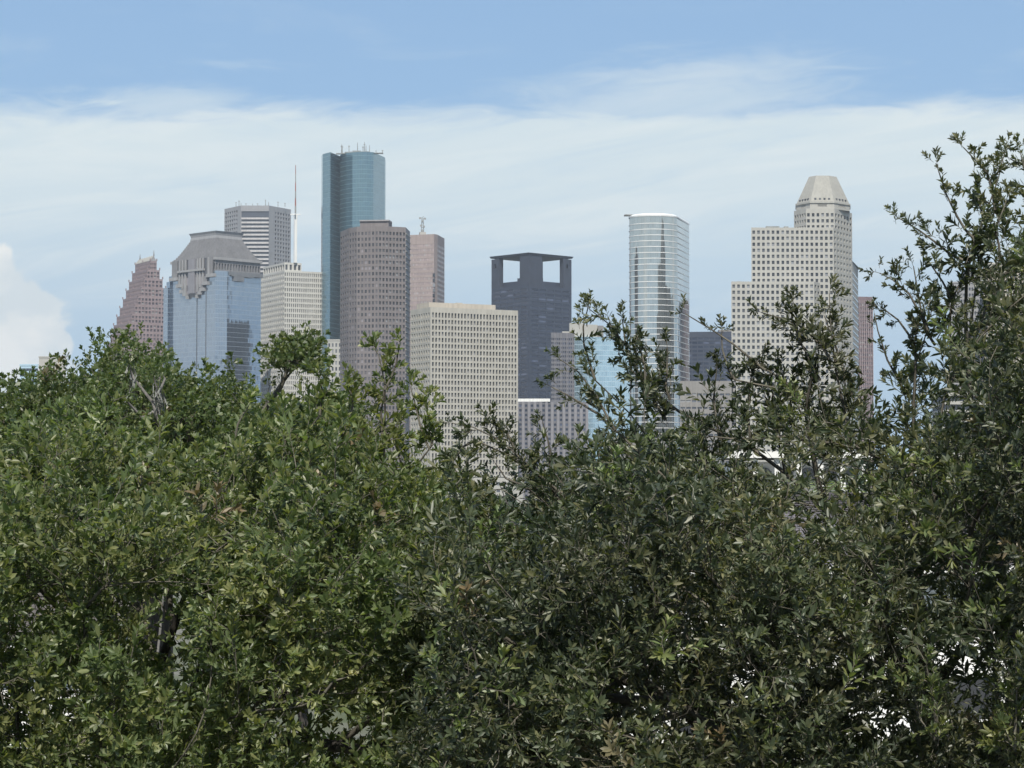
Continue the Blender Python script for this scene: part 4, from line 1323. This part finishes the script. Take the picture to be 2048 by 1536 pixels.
def grow_tree(name, label, cat, group, main_paths, pts, variants, scale, leafmat, seed,
              twig_r=0.00125, limb_min=0.014, plumes=(), pvar=None, fresh=.0, barks=("bark_dark", "bark_twig"), up=0.5, step=0.25, power=0.48, rmax=0.16, amp=0.05):
    rng = np.random.default_rng(seed)
    root = empty(name, (main_paths[0][0][0], main_paths[0][0][1], 0), label, cat, group)
    nodes, par, plen = [], [], []
    def add(p, parent):
        nodes.append(np.array(p)); par.append(parent)
        plen.append(0 if parent < 0 else plen[parent] + float(np.linalg.norm(nodes[parent] - nodes[-1])))
        return len(nodes) - 1
    for k, path in enumerate(main_paths):
        dp = jitter(densify(path, step), amp, seed + k)
        start = 0
        if k == 0:
            prev = add(dp[0], -1)
        else:
            dd = [float(np.linalg.norm(n_ - np.array(dp[0]))) for n_ in nodes]
            prev = int(np.argmin(dd))
        for p in dp[1:]:
            prev = add(p, prev)
    n0 = len(nodes)
    heads = [(Vector(pl[0][0]), i) for i, pl in enumerate(plumes)]
    N = len(pts)
    allp = np.concatenate([np.array(nodes), pts, np.array([list(h_[0]) for h_ in heads]).reshape(-1, 3)])
    wgt = np.concatenate([np.zeros(n0), np.ones(N), np.full(len(heads), 6.0)])
    tot = len(allp)
    parent = np.full(tot, -1); parent[:n0] = par
    pl_ = np.zeros(tot); pl_[:n0] = plen
    dmin = np.full(tot, 1e9); near = np.zeros(tot, int)
    base = np.array(nodes)
    for i in range(n0):
        dd = np.linalg.norm(allp - allp[i], axis=1) + 0.30 * pl_[i]
        m_ = dd < dmin; dmin[m_] = dd[m_]; near[m_] = i
    order = n0 + np.argsort(dmin[n0:] )
    todo = np.zeros(tot, bool); todo[n0:] = True
    for i in order:
        parent[i] = near[i]; todo[i] = False
        pl_[i] = pl_[near[i]] + np.linalg.norm(allp[i] - allp[near[i]])
        idx = order  # later ones only matter, earlier ones are fixed
        dd = np.linalg.norm(allp[idx] - allp[i], axis=1) + 0.30 * pl_[i]
        m_ = (dd < dmin[idx]) & todo[idx]
        dmin[idx[m_]] = dd[m_]; near[idx[m_]] = i
    seq = list(range(n0)) + list(order)
    cnt = wgt.copy()
    for i in reversed(seq):
        if parent[i] >= 0: cnt[parent[i]] += cnt[i]
    kids = {}
    for i in seq:
        if parent[i] >= 0: kids.setdefault(parent[i], []).append(i)
    for _ in range(3):
        q = allp.copy()
        for i in seq:
            if parent[i] >= 0:
                ks = [c for c in kids.get(i, ())]
                if ks:
                    c = max(ks, key=lambda c_: cnt[c_])
                    q[i] = .4 * allp[i] + .3 * allp[parent[i]] + .3 * allp[c]
        allp = q
    pts = allp[n0:n0 + N]
    rad = np.minimum(twig_r * np.maximum(cnt, 1) ** power, rmax)
    # chains along the heaviest child
    heavy = {}
    for p, ks in kids.items():
        heavy[p] = max(ks, key=lambda q: cnt[q])
    ea, eb, er0, er1 = [], [], [], []
    first = True
    starts = [0] + [i for i in seq if parent[i] >= 0 and heavy[parent[i]] != i]
    n_limb = 0
    for s in starts:
        ch = [s]
        while ch[-1] in heavy: ch.append(heavy[ch[-1]])
        if parent[s] >= 0: ch = [parent[s]] + ch
        rr = [rad[q] for q in ch]
        if parent[s] >= 0: rr[0] = rr[1]
        thick = [i for i, q in enumerate(rr) if q >= limb_min]
        cut = thick[-1] + 1 if thick else 0
        if len(thick) > 2:
            P_ = [Vector(allp[q]) for q in ch[:cut + 1]]
            mb = MB(); mb.tube(P_, rr[:cut + 1], 8)
            mb.build("trunk" if first else "limb", barks[0], root, smooth=True)
            first = False
            n_limb += 1
        else:
            cut = 0
        for i in range(max(cut - 1, 0), len(ch) - 1):
            ea.append(allp[ch[i]]); eb.append(allp[ch[i + 1]]); er0.append(rr[i]); er1.append(rr[i + 1])
    V, Q = prisms(np.array(ea), np.array(eb), np.array(er0), np.array(er1), 4)
    quad_mesh("twigs", V, Q, None, [barks[1] if limb_min < 0.05 else barks[0]], root, kind="stuff")
    pd = pts - allp[parent[n0:n0 + N]]
    dirs = unit(pd) * .75 + np.array([0, 0, up]) + rng.normal(0, .5, (N, 3))
    sc = scale * rng.uniform(.7, 1.3, N)
    # most shoots are mature; clusters of new growth and a few dry sprays are mixed in
    nz = np.array([mnoise.noise(Vector(q) * 3.4 + Vector((seed, 2, 5))) for q in pts])
    kind_ = np.where((nz > .26) & (rng.random(N) < fresh), 1, np.where(rng.random(N) < .006, 2, 0))
    Va, Qa, Ma, of = [], [], [], 0
    for kk, slot in ((0, 0), (1, 2), (2, 3)):
        ii = np.where(kind_ == kk)[0]
        if not len(ii): continue
        V, Q, M = scatter(variants, pts[ii], dirs[ii], sc[ii] * (1.0 if kk == 0 else 1.08), rng)
        M = np.where(M == 0, slot, 1)
        Va.append(V); Qa.append(Q + of); Ma.append(M); of += len(V)
    quad_mesh("foliage", np.concatenate(Va), np.concatenate(Qa), np.concatenate(Ma), [leafmat, barks[1], "leaf_fresh", "leaf_dry"], root, kind="stuff")
    for k, (path, dens, ssc, mat) in enumerate(plumes):
        dp = jitter(densify(path, 0.04), 0.03, seed + 40 + k)
        n = len(dp)
        mb = MB(); mb.tube(dp, [0.0045 * (1 - i / n) + 0.0014 for i in range(n)], 5)
        bv = np.array(mb.v); bq = np.array([f for f in mb.f if len(f) == 4])
        pp, dd, ss = [], [], []
        for i in range(n):
            f = i / max(n - 1, 1)
            t = (dp[min(i + 1, n - 1)] - dp[max(i - 1, 0)]).normalized()
            m_ = (2.1 if pvar is SPRIG_P else 1.4) * dens * (1.3 - .6 * f)
            for _ in range(int(m_) + (rng.random() < m_ % 1)):
                pp.append(np.array(dp[i]) + rng.normal(0, .012, 3))
                dd.append(np.array(t) * rng.uniform(.5, 1.1) + rng.normal(0, .55, 3) + np.array([0, 0, .25]))
                ss.append(ssc * 1.7 * rng.uniform(.7, 1.15) * (1.1 - .35 * f))
        pp.append(np.array(dp[-1])); dd.append(np.array(t)); ss.append(ssc * 1.3)
        V, Q, M = scatter(pvar or variants, np.array(pp), np.array(dd), np.array(ss), rng)
        Q2 = bq + len(V)
        quad_mesh("leafy_branch", np.concatenate([V, bv]), np.concatenate([Q, Q2]), np.concatenate([M, np.full(len(Q2), 1)]), [mat or leafmat, barks[1]], root)
    return root

def crown_points(n, xr, top, ybot, Y0, half, seed, noise_sc=2.0, thr=-0.15, holes=(), roundness=230, sparse=0, sparse_keep=0.5, zmin=0):
    """points filling a crown: the outline is the height of the crown at each place, rounded off towards front and back"""
    rng = np.random.default_rng(seed)
    out = []
    tx, ty = [q[0] for q in top], [q[1] for q in top]
    off = Vector((seed * 5.3, seed * 1.7, 0))
    while len(out) < n:
        x, s = rng.uniform(*xr), rng.uniform(-1, 1)
        t = np.interp(x, tx, ty) + roundness * s * s
        y = rng.uniform(t, ybot)
        p = P(x, y, Y0 + s * half)
        if p.z < zmin: continue
        nv = mnoise.noise(p * noise_sc + off) * .7 + mnoise.noise(p * noise_sc * 2.3 + off) * .4
        if nv < thr: continue
        dep = y - t
        if s > 0.25 and dep > 200 and rng.random() < 0.65: continue
        if dep < sparse and rng.random() > sparse_keep + (1 - sparse_keep) * dep / sparse: continue
        if any(((x - hx) / rx) ** 2 + ((y - hy) / ry) ** 2 < 1 + nv for hx, hy, rx, ry in holes): continue
        out.append(p)
    return np.array([list(q) for q in out])

rv = np.random.default_rng(3)
SPRIG_L = [make_sprig(rv, 0.15, 30, rv.uniform(.030, .041), rv.uniform(.0115, .0155), 2) for _ in range(12)]
SPRIG_P = [make_sprig(rv, 0.080, 17, rv.uniform(.030, .038), rv.uniform(.0095, .012), 1) for _ in range(10)]
SPRIG_Q = [make_sprig(rv, 0.085, 13, 0.042, 0.016, 1) for _ in range(10)]
SPRIG_R = [make_sprig(rv, 0.14, 31, rv.uniform(.031, .041), rv.uniform(.0095, .0125), 2) for _ in range(12)]
SPRIG_F = [make_sprig(rv, 0.24, 24, 0.056, 0.030, 2, simple=True) for _ in range(8)]
SPRIG_X = [make_sprig(rv, 0.9, 18, 0.30, 0.16, 2, simple=True) for _ in range(6)]

# -- left oak in front: broad paler leaves
sink = lambda t, k: [(x, y + k) for x, y in t]
topL = [(-400, 860), (-50, 845), (60, 830), (150, 800), (210, 790), (300, 815), (400, 850), (470, 840), (540, 830), (600, 795), (650, 780), (700, 800), (730, 850), (790, 875), (860, 890), (910, 935), (960, 970), (1000, 1030), (1090, 1140), (1200, 1300)]
holesL = ((1030, 1000, 60, 90), (100, 1240, 65, 45), (255, 1240, 24, 50), (340, 1290, 60, 120), (690, 1470, 75, 60), (580, 1490, 90, 45), (480, 1120, 40, 26), (830, 1180, 40, 30), (860, 1440, 50, 30), (120, 1420, 40, 24))
ptsL = crown_points(4900, (-190, 1180), sink(topL, 55), 1660, 9.6, 1.5, 3, 2.1, -0.12, holesL, sparse=60, sparse_keep=.55)
B0 = Vector((PX(262, 9.8, 0), 9.8, 0))
trunkL = [B0, B0 + Vector((0.1, 0.05, 4)), P(250, 2100, 9.8), P(262, 1700, 9.7), P(300, 1420, 9.5)]
limbsL = [path_px([(300, 1420, 9.5), (337, 1320, 9.45), (345, 1227, 9.4), (352, 1130, 9.5), (420, 1000, 9.7), (450, 900, 9.8)]),
          path_px([(300, 1420, 9.5), (244, 1376, 9.4), (180, 1260, 9.2), (60, 1120, 9.1), (-100, 1000, 9.2)]),
          path_px([(262, 1700, 9.7), (470, 1440, 9.7), (640, 1280, 9.8), (745, 1140, 9.8), (790, 1000, 9.8), (770, 890, 9.7)]),
          path_px([(640, 1280, 9.8), (720, 1180, 9.6), (700, 1150, 9.5), (620, 1060, 9.4), (590, 930, 9.4)]),
          path_px([(337, 1320, 9.45), (240, 1150, 9.9), (180, 1000, 10.2), (150, 880, 10.4)]),
          path_px([(470, 1440, 9.7), (700, 1500, 9.0), (860, 1350, 8.9), (960, 1200, 9.0)]),
          path_px([(262, 1700, 9.7), (100, 1560, 8.8), (-120, 1450, 8.5)])]
plL = [(path_px([(765, 880, 9.6), (762, 830, 9.6), (768, 770, 9.6), (752, 712, 9.6), (744, 702, 9.6)]), 1.1, .62, None),
       (path_px([(770, 780, 9.6), (786, 730, 9.6), (792, 694, 9.6)]), .8, .55, None),
       (path_px([(860, 900, 9.7), (848, 850, 9.7), (836, 800, 9.7), (828, 775, 9.7)]), 1.1, .6, None),
       (path_px([(865, 890, 9.7), (866, 840, 9.7), (858, 795, 9.7)]), 1.2, .6, None),
       (path_px([(800, 920, 9.5), (790, 880, 9.5), (792, 850, 9.5)]), .9, .6, "leaf_fresh"),
       (path_px([(640, 830, 9.5), (645, 790, 9.5), (640, 765, 9.5)]), 1.2, .6, None),
       (path_px([(690, 860, 9.5), (700, 810, 9.5), (690, 770, 9.5)]), 1.2, .6, None),
       (path_px([(470, 900, 9.3), (480, 850, 9.3), (500, 815, 9.3)]), 1.0, .6, None),
       (path_px([(930, 1000, 9.5), (925, 960, 9.5), (905, 930, 9.5)]), 1.0, .6, None),
       (path_px([(245, 1530, 8.2), (248, 1500, 8.2), (240, 1478, 8.2)]), .9, .6, "leaf_fresh"),
       (path_px([(650, 1385, 8.1), (670, 1372, 8.1), (690, 1366, 8.1)]), .22, .4, "leaf_pale")]
grow_tree("oak_tree", "left foreground oak with broad mid green leaves filling the lower left", "oak tree", "foreground oak trees",
          [trunkL] + limbsL, ptsL, SPRIG_L, 1.0, "leaf_left", 5, plumes=plL, pvar=SPRIG_Q, fresh=.55)

# -- right oak in front: narrower olive leaves, tall open shoots against the sky
topR = [(850, 1010), (890, 940), (940, 905), (1000, 915), (1060, 915), (1110, 885), (1160, 860), (1210, 820), (1260, 765), (1310, 775), (1360, 790), (1420, 775), (1470, 805), (1530, 788), (1570, 765), (1610, 745), (1650, 730), (1690, 775), (1740, 790), (1790, 770), (1830, 715), (1870, 665), (1910, 600), (1960, 490), (2010, 430), (2060, 390), (2200, 350), (2500, 350)]
holesR = ((1750, 1470, 82, 60), (1900, 1360, 36, 30), (1690, 1340, 58, 39), (1610, 1060, 82, 48), (1730, 1010, 52, 48), (1540, 935, 102, 48), (1640, 960, 87, 39), (1270, 1405, 65, 45), (1490, 1410, 72, 39), (1380, 1480, 87, 39), (1660, 1140, 58, 30), (1010, 1010, 58, 90), (1900, 830, 58, 60), (1860, 1200, 65, 42), (2020, 740, 32, 60), (1812, 1343, 31, 19), (1860, 1484, 35, 18), (1899, 1311, 32, 24), (1615, 1333, 30, 17), (1940, 1498, 31, 20), (1921, 1427, 36, 26))
ptsR = crown_points(5500, (860, 2260), sink(topR, 50), 1660, 8.9, 1.5, 8, 2.2, -0.10, holesR, sparse=190, sparse_keep=.39)
B1 = Vector((PX(1960, 9.2, 0), 9.2, 0))
trunkR = [B1, B1 + Vector((-.1, .0, 4)), P(1950, 2200, 9.2), P(1930, 1750, 9.1)]
limbsR = [path_px([(1930, 1750, 9.1), (2090, 1330, 9.0), (2030, 1200, 8.9), (1985, 1110, 8.8), (1950, 980, 8.9), (1935, 820, 8.9), (1945, 640, 8.9), (1960, 500, 8.9)]),
          path_px([(1930, 1750, 9.1), (1850, 1420, 8.7), (1800, 1330, 8.6), (1730, 1200, 8.7), (1665, 1090, 8.8), (1600, 1010, 8.9), (1560, 900, 9.0)]),
          path_px([(1930, 1750, 9.1), (1700, 1520, 8.6), (1560, 1440, 8.5), (1430, 1370, 8.5), (1320, 1330, 8.6), (1200, 1200, 8.9), (1120, 1050, 9.1)]),
          path_px([(1560, 1440, 8.5), (1515, 1260, 8.6), (1480, 1150, 8.8), (1400, 1000, 9.0), (1330, 880, 9.0), (1280, 800, 9.0)]),
          path_px([(1850, 1420, 8.7), (1818, 1270, 8.6), (1822, 1180, 8.6), (1860, 1050, 8.5)]),
          path_px([(1120, 1050, 9.1), (1060, 960, 9.1), (1000, 925, 9.1)]),
          path_px([(2090, 1330, 9.0), (2200, 1000, 9.2), (2250, 700, 9.3)]),
          path_px([(1430, 1370, 8.5), (1250, 1440, 8.0), (1050, 1420, 7.9)])]
plR = [(path_px(q), dn, sc, mt) for q, dn, sc, mt in (
    (((1945, 560, 8.7), (1965, 470, 8.7), (1988, 400, 8.7), (2004, 350, 8.7), (2012, 305, 8.7)), .85, .62, None),
    (((1990, 420, 8.7), (1975, 350, 8.7), (1950, 322, 8.7), (1928, 298, 8.7)), .75, .58, None),
    (((1950, 480, 8.6), (1918, 430, 8.6), (1895, 385, 8.6), (1876, 332, 8.6)), .7, .58, None),
    (((1960, 460, 8.8), (1945, 400, 8.8), (1940, 345, 8.8)), .9, .6, None),
    (((1925, 520, 8.6), (1885, 485, 8.6), (1845, 455, 8.6), (1802, 428, 8.6)), .9, .58, None),
    (((1910, 610, 8.7), (1885, 560, 8.7), (1855, 512, 8.7)), .8, .55, None),
    (((1870, 690, 8.6), (1845, 610, 8.6), (1828, 530, 8.6)), .95, .62, None),
    (((1855, 660, 8.5), (1815, 590, 8.5), (1780, 560, 8.5), (1753, 546, 8.5)), .75, .58, None),
    (((1810, 790, 8.6), (1775, 720, 8.6), (1760, 660, 8.6), (1755, 625, 8.6)), .55, .5, None),
    (((1830, 690, 8.6), (1795, 640, 8.6), (1762, 615, 8.6)), .6, .5, None),
    (((1500, 900, 8.7), (1495, 830, 8.7), (1500, 760, 8.7), (1515, 720, 8.7)), .8, .6, None),
    (((1440, 880, 8.7), (1430, 800, 8.7), (1436, 740, 8.7)), .7, .55, None),
    (((1600, 800, 8.7), (1560, 760, 8.7), (1530, 745, 8.7), (1490, 735, 8.7)), .9, .6, None),
    (((1640, 760, 8.7), (1615, 700, 8.7), (1580, 660, 8.7)), .7, .6, None),
    (((1560, 860, 8.8), (1548, 800, 8.8), (1560, 740, 8.8)), .8, .6, None),
    (((1900, 680, 8.7), (1905, 600, 8.7), (1935, 530, 8.7)), 1.2, .65, None),
    (((2000, 520, 8.6), (1985, 460, 8.6), (2010, 400, 8.6)), 1.2, .65, None),
    (((2080, 470, 8.7), (2050, 380, 8.7), (2040, 310, 8.7)), .9, .6, None),
    (((2080, 380, 8.9), (2048, 340, 8.9), (2020, 325, 8.9)), .9, .6, None),
    (((1690, 830, 8.7), (1672, 740, 8.7), (1660, 650, 8.7), (1654, 582, 8.7)), 1.0, .6, None),
    (((1690, 760, 8.8), (1668, 690, 8.8), (1650, 630, 8.8)), .55, .6, None),
    (((1660, 720, 8.6), (1610, 660, 8.6), (1565, 640, 8.6), (1522, 628, 8.6)), .85, .6, None),
    (((1600, 680, 8.6), (1590, 640, 8.6), (1592, 608, 8.6)), 1.3, .6, None),
    (((1530, 740, 8.7), (1470, 690, 8.7), (1425, 660, 8.7), (1372, 628, 8.7)), .42, .5, None),
    (((1470, 760, 8.7), (1450, 700, 8.7), (1448, 668, 8.7)), .6, .5, None),
    (((1330, 840, 8.8), (1280, 760, 8.8), (1245, 690, 8.8), (1215, 650, 8.8), (1180, 620, 8.8)), 1.3, .6, None),
    (((1190, 760, 8.9), (1168, 690, 8.9), (1166, 655, 8.9), (1176, 612, 8.9)), .75, .48, None),
    (((1262, 740, 8.8), (1250, 690, 8.8), (1246, 645, 8.8)), .8, .52, None),
    (((1340, 800, 8.8), (1345, 740, 8.8), (1344, 690, 8.8)), 1.2, .58, None),
    (((1290, 790, 8.7), (1285, 730, 8.7), (1275, 690, 8.7)), 1.0, .55, None),
    (((1230, 860, 8.8), (1190, 790, 8.8), (1150, 740, 8.8), (1112, 715, 8.8)), .8, .56, None),
    (((1200, 830, 8.8), (1140, 790, 8.8), (1100, 768, 8.8)), .5, .55, None),
    (((1130, 990, 8.8), (1060, 930, 8.8), (1000, 880, 8.8), (950, 858, 8.8), (908, 852, 8.8)), .85, .6, None),
    (((1030, 900, 8.8), (1010, 870, 8.8), (985, 850, 8.8)), 1.2, .6, None),
    (((950, 880, 8.8), (925, 895, 8.8), (915, 910, 8.8)), .9, .55, None),
    (((1100, 940, 8.8), (1090, 890, 8.8), (1080, 855, 8.8)), .9, .58, None),
    (((1060, 980, 8.7), (1010, 960, 8.7), (990, 930, 8.7)), .6, .52, None),
    (((1700, 1250, 7.6), (1690, 1215, 7.6), (1678, 1190, 7.6)), .9, .55, "leaf_fresh"),
    (((1870, 1480, 7.4), (1862, 1410, 7.4), (1850, 1340, 7.4)), 1.0, .6, "leaf_left"),
    (((2030, 1500, 7.4), (2035, 1400, 7.4), (2030, 1300, 7.4)), 1.1, .62, "leaf_left"),
)]
grow_tree("oak_tree", "right foreground oak with narrow dark olive leaves and open shoots against the sky", "oak tree", "foreground oak trees",
          [trunkR] + limbsR, ptsR, SPRIG_R, 1.0, "leaf_right", 9, plumes=plR, pvar=SPRIG_P, fresh=.22)

# -- finer leaved tree behind the left oak
topB = [(-300, 785), (0, 778), (50, 775), (75, 752), (125, 752), (150, 704), (200, 694), (250, 686), (320, 704), (345, 752), (400, 752), (440, 765), (470, 745), (500, 790), (530, 815), (600, 815), (640, 800), (690, 790), (715, 830), (740, 900), (900, 1000)]
ptsB = crown_points(4600, (-140, 745), sink([q for q in topB], 16), 1080, 28, 2.2, 12, 0.9, -0.10, ((165, 770, 30, 14), (120, 870, 20, 20)), roundness=50, sparse=10, sparse_keep=.7)
extra = crown_points(85, (545, 618), [(540, 728), (552, 714), (575, 708), (598, 704), (618, 726)], 738, 28, 0.5, 13, 1.1, -0.4, roundness=20)
ptsB = np.concatenate([ptsB, extra])
B2 = Vector((PX(300, 28, 0), 28, 0))
trunkB = [B2, B2 + Vector((.2, 0, 5)), P(310, 1300, 28), P(300, 1100, 28)]
limbsB = [path_px([(300, 1100, 28), (380, 950, 28), (520, 870, 28), (560, 790, 28), (580, 730, 28)]), path_px([(300, 1100, 28), (220, 900, 28), (180, 760, 28)]),
          path_px([(300, 1100, 28), (40, 950, 28), (-60, 800, 28)]), path_px([(520, 870, 28), (640, 850, 28), (690, 800, 28)]), path_px([(540, 820, 28), (525, 770, 28), (530, 730, 28)])]
grow_tree("broadleaf_tree", "taller bright green tree behind the left oak, one round tuft standing up", "tree", "trees behind the oaks",
          [trunkB] + limbsB, ptsB, SPRIG_F, 1.15, "leaf_far", 21, twig_r=0.004, limb_min=0.04, step=.6, rmax=.3, amp=.12)

# -- bare grey limbs of a dying tree between them
dead = empty("dead_tree", (PX(310, 24, 0), 24, 0), "thin bare grey limbs hung with pale moss in front of the left treetop", "dead tree")
for i, (q, r0) in enumerate(((((310, 1700, 24), (318, 1100, 24), (322, 900, 24), (318, 820, 24), (314, 780, 24), (308, 755, 24)), .035), (((320, 850, 24), (300, 800, 24), (268, 760, 24), (266, 745, 24)), .022),
                             (((316, 790, 24), (330, 750, 24), (326, 745, 24)), .016), (((318, 820, 24), (285, 835, 24), (262, 800, 24)), .025))):
    p = path_px(q)
    if i == 0: p = [Vector((p[0].x, p[0].y, 0))] + p
    p = jitter(densify(p, .25), .10, 60 + i)
    mb = MB(); mb.tube(p, [r0 * (1 - .8 * k / len(p)) for k in range(len(p))], 7); mb.build("trunk" if i == 0 else "limb", "bark_grey", dead, smooth=True)

rm = np.random.default_rng(77)
for cx_, y0_, y1_, wd, n_ in ((320, 755, 840, 12, 34), (264, 725, 790, 8, 16)):
    mb = MB()
    for i in range(n_):
        x_ = cx_ + rm.normal(0, wd * .5); ya = y0_ + rm.uniform(0, (y1_ - y0_) * .6); L_ = rm.uniform(18, 45)
        q0 = P(x_, ya, 24 + rm.normal(0, .12)); q1 = P(x_ + rm.normal(0, 4), ya + L_ * .5, 24 + rm.normal(0, .12)); q2 = P(x_ + rm.normal(0, 7), ya + L_, 24 + rm.normal(0, .12))
        mb.tube([q0, q1, q2], [.004, .008, .003], 4)
    mb.build("hanging_moss", "moss_grey", dead)

# -- trees of the neighbourhood, between the oaks and the towers
def mid_tree(px, ytop, d, w, label, leaf, seed):
    rng = np.random.default_rng(seed)
    zt = ZY(ytop, d); X = PX(px, d, zt)
    n = 300
    u_ = rng.normal(0, 1, (n, 3)); u_ = unit(u_) * rng.uniform(.55, 1.0, (n, 1))
    h_ = zt * .38
    pts = u_ * np.array([w / 2, w / 2, h_]) + np.array([X, d, zt - h_])
    keep = [i for i, q in enumerate(pts) if mnoise.noise(Vector(q) * (2.6 / w * 2) + Vector((seed, 0, 0))) > -.22]
    pts = pts[keep]
    return grow_tree("broadleaf_tree", label, "tree", "trees behind the oaks", [[Vector((X, d, 0)), Vector((X + .1, d, zt * .25)), Vector((X, d, zt * .55))]],
                     pts, SPRIG_X, w / 9.0, leaf, seed, twig_r=.015, limb_min=.06, step=1.0, rmax=.35, amp=.15)
mid_tree(1020, 942, 75, 6.0, "dark round tree in the gap between the two foreground oaks", "leaf_dark", 31)
mid_tree(1130, 950, 70, 7.5, "dark green tree low behind the left part of the right oak", "leaf_dark", 32)
mid_tree(900, 985, 90, 8.0, "mid green tree low in front of the cream grid tower", "leaf_far", 33)
mid_tree(1290, 962, 95, 9.0, "mid green tree under the curved glass tower, mostly hidden", "leaf_far", 34)
mid_tree(1810, 955, 90, 9.0, "dark green tree right of the arcaded apartment house", "leaf_dark", 35)
mid_tree(1960, 940, 80, 9.0, "dark green tree at the right edge behind the right oak", "leaf_dark", 36)
mid_tree(620, 975, 85, 9.0, "mid green tree hidden low behind the left oak's right side", "leaf_far", 37)
mid_tree(760, 970, 110, 9.0, "mid green tree at the foot of the brown tower", "leaf_far", 38)
mid_tree(1430, 960, 130, 8.0, "small green tree left of the arcaded apartment house", "leaf_far", 39)

mid_tree(-40, 925, 80, 9.0, "mid green tree at the left edge hidden behind the bright green tree", "leaf_far", 40)
mid_tree(-330, 915, 95, 10.0, "dark green tree just outside the left edge of the frame", "leaf_dark", 41)

# -- fan of palm fronds in front of the apartment house
d = 60
pm = empty("palm_tree", (PX(1650, d, 0), d, 0), "pale green palm crown in front of the arcaded apartment house", "palm tree")
c0 = P(1650, 985, d)
mb = MB(); mb.tube(jitter(densify([Vector((c0.x, d, 0)), Vector((c0.x, d, c0.z))], 1.0), .08, 3), .16, 8); mb.build("trunk", "bark_grey", pm, smooth=True)
for i in range(16):
    a = i * 2.4; e = .9 - .09 * i
    mb = MB()
    L_ = 1.5
    spine = []
    for k in range(9):
        f = k / 8.0
        rr = L_ * f * math.cos(e * (1 - f * .4)); zz = L_ * f * math.sin(e) - .75 * f * f * L_ * .7
        spine.append(Vector((c0.x + math.cos(a) * rr, c0.y + math.sin(a) * rr, c0.z + zz)))
    sd = Vector((-math.sin(a), math.cos(a), 0))
    for k in range(1, 9):
        for sg in (-1, 1):
            b0 = spine[k]; t = (spine[k] - spine[k - 1]).normalized()
            tip = b0 + (sd * sg * .8 + t * .7).normalized() * (.42 * (1.2 - .6 * k / 8)) - Vector((0, 0, .12))
            mb.quad(b0, b0 + t * .05, tip, b0 - t * .03)
    mb.tube(spine, [.014 * (1 - k / 10) for k in range(9)], 4)
    mb.build("frond", "palm_frond", pm)

# ------------------------------------------------------------------ air
hz = MB(); hz.box((0, 0, -1.0), 11000, 11000, 341)
mt_ = bpy.data.materials.new("haze"); mt_.use_nodes = True; MATS["haze"] = mt_
t_ = NT(mt_.node_tree)
vol = t_.n('ShaderNodeVolumePrincipled')
vol.inputs['Color'].default_value = (0.82, 0.90, 1.0, 1)
vol.inputs['Density'].default_value = 8.0e-5
vol.inputs['Anisotropy'].default_value = 0.2
t_.t.links.new(vol.outputs[0], t_.n('ShaderNodeOutputMaterial').inputs['Volume'])
ho = hz.build("haze", "haze"); ho["kind"] = "stuff"
scene.cycles.max_bounces = 8
scene.cycles.volume_bounces = 0
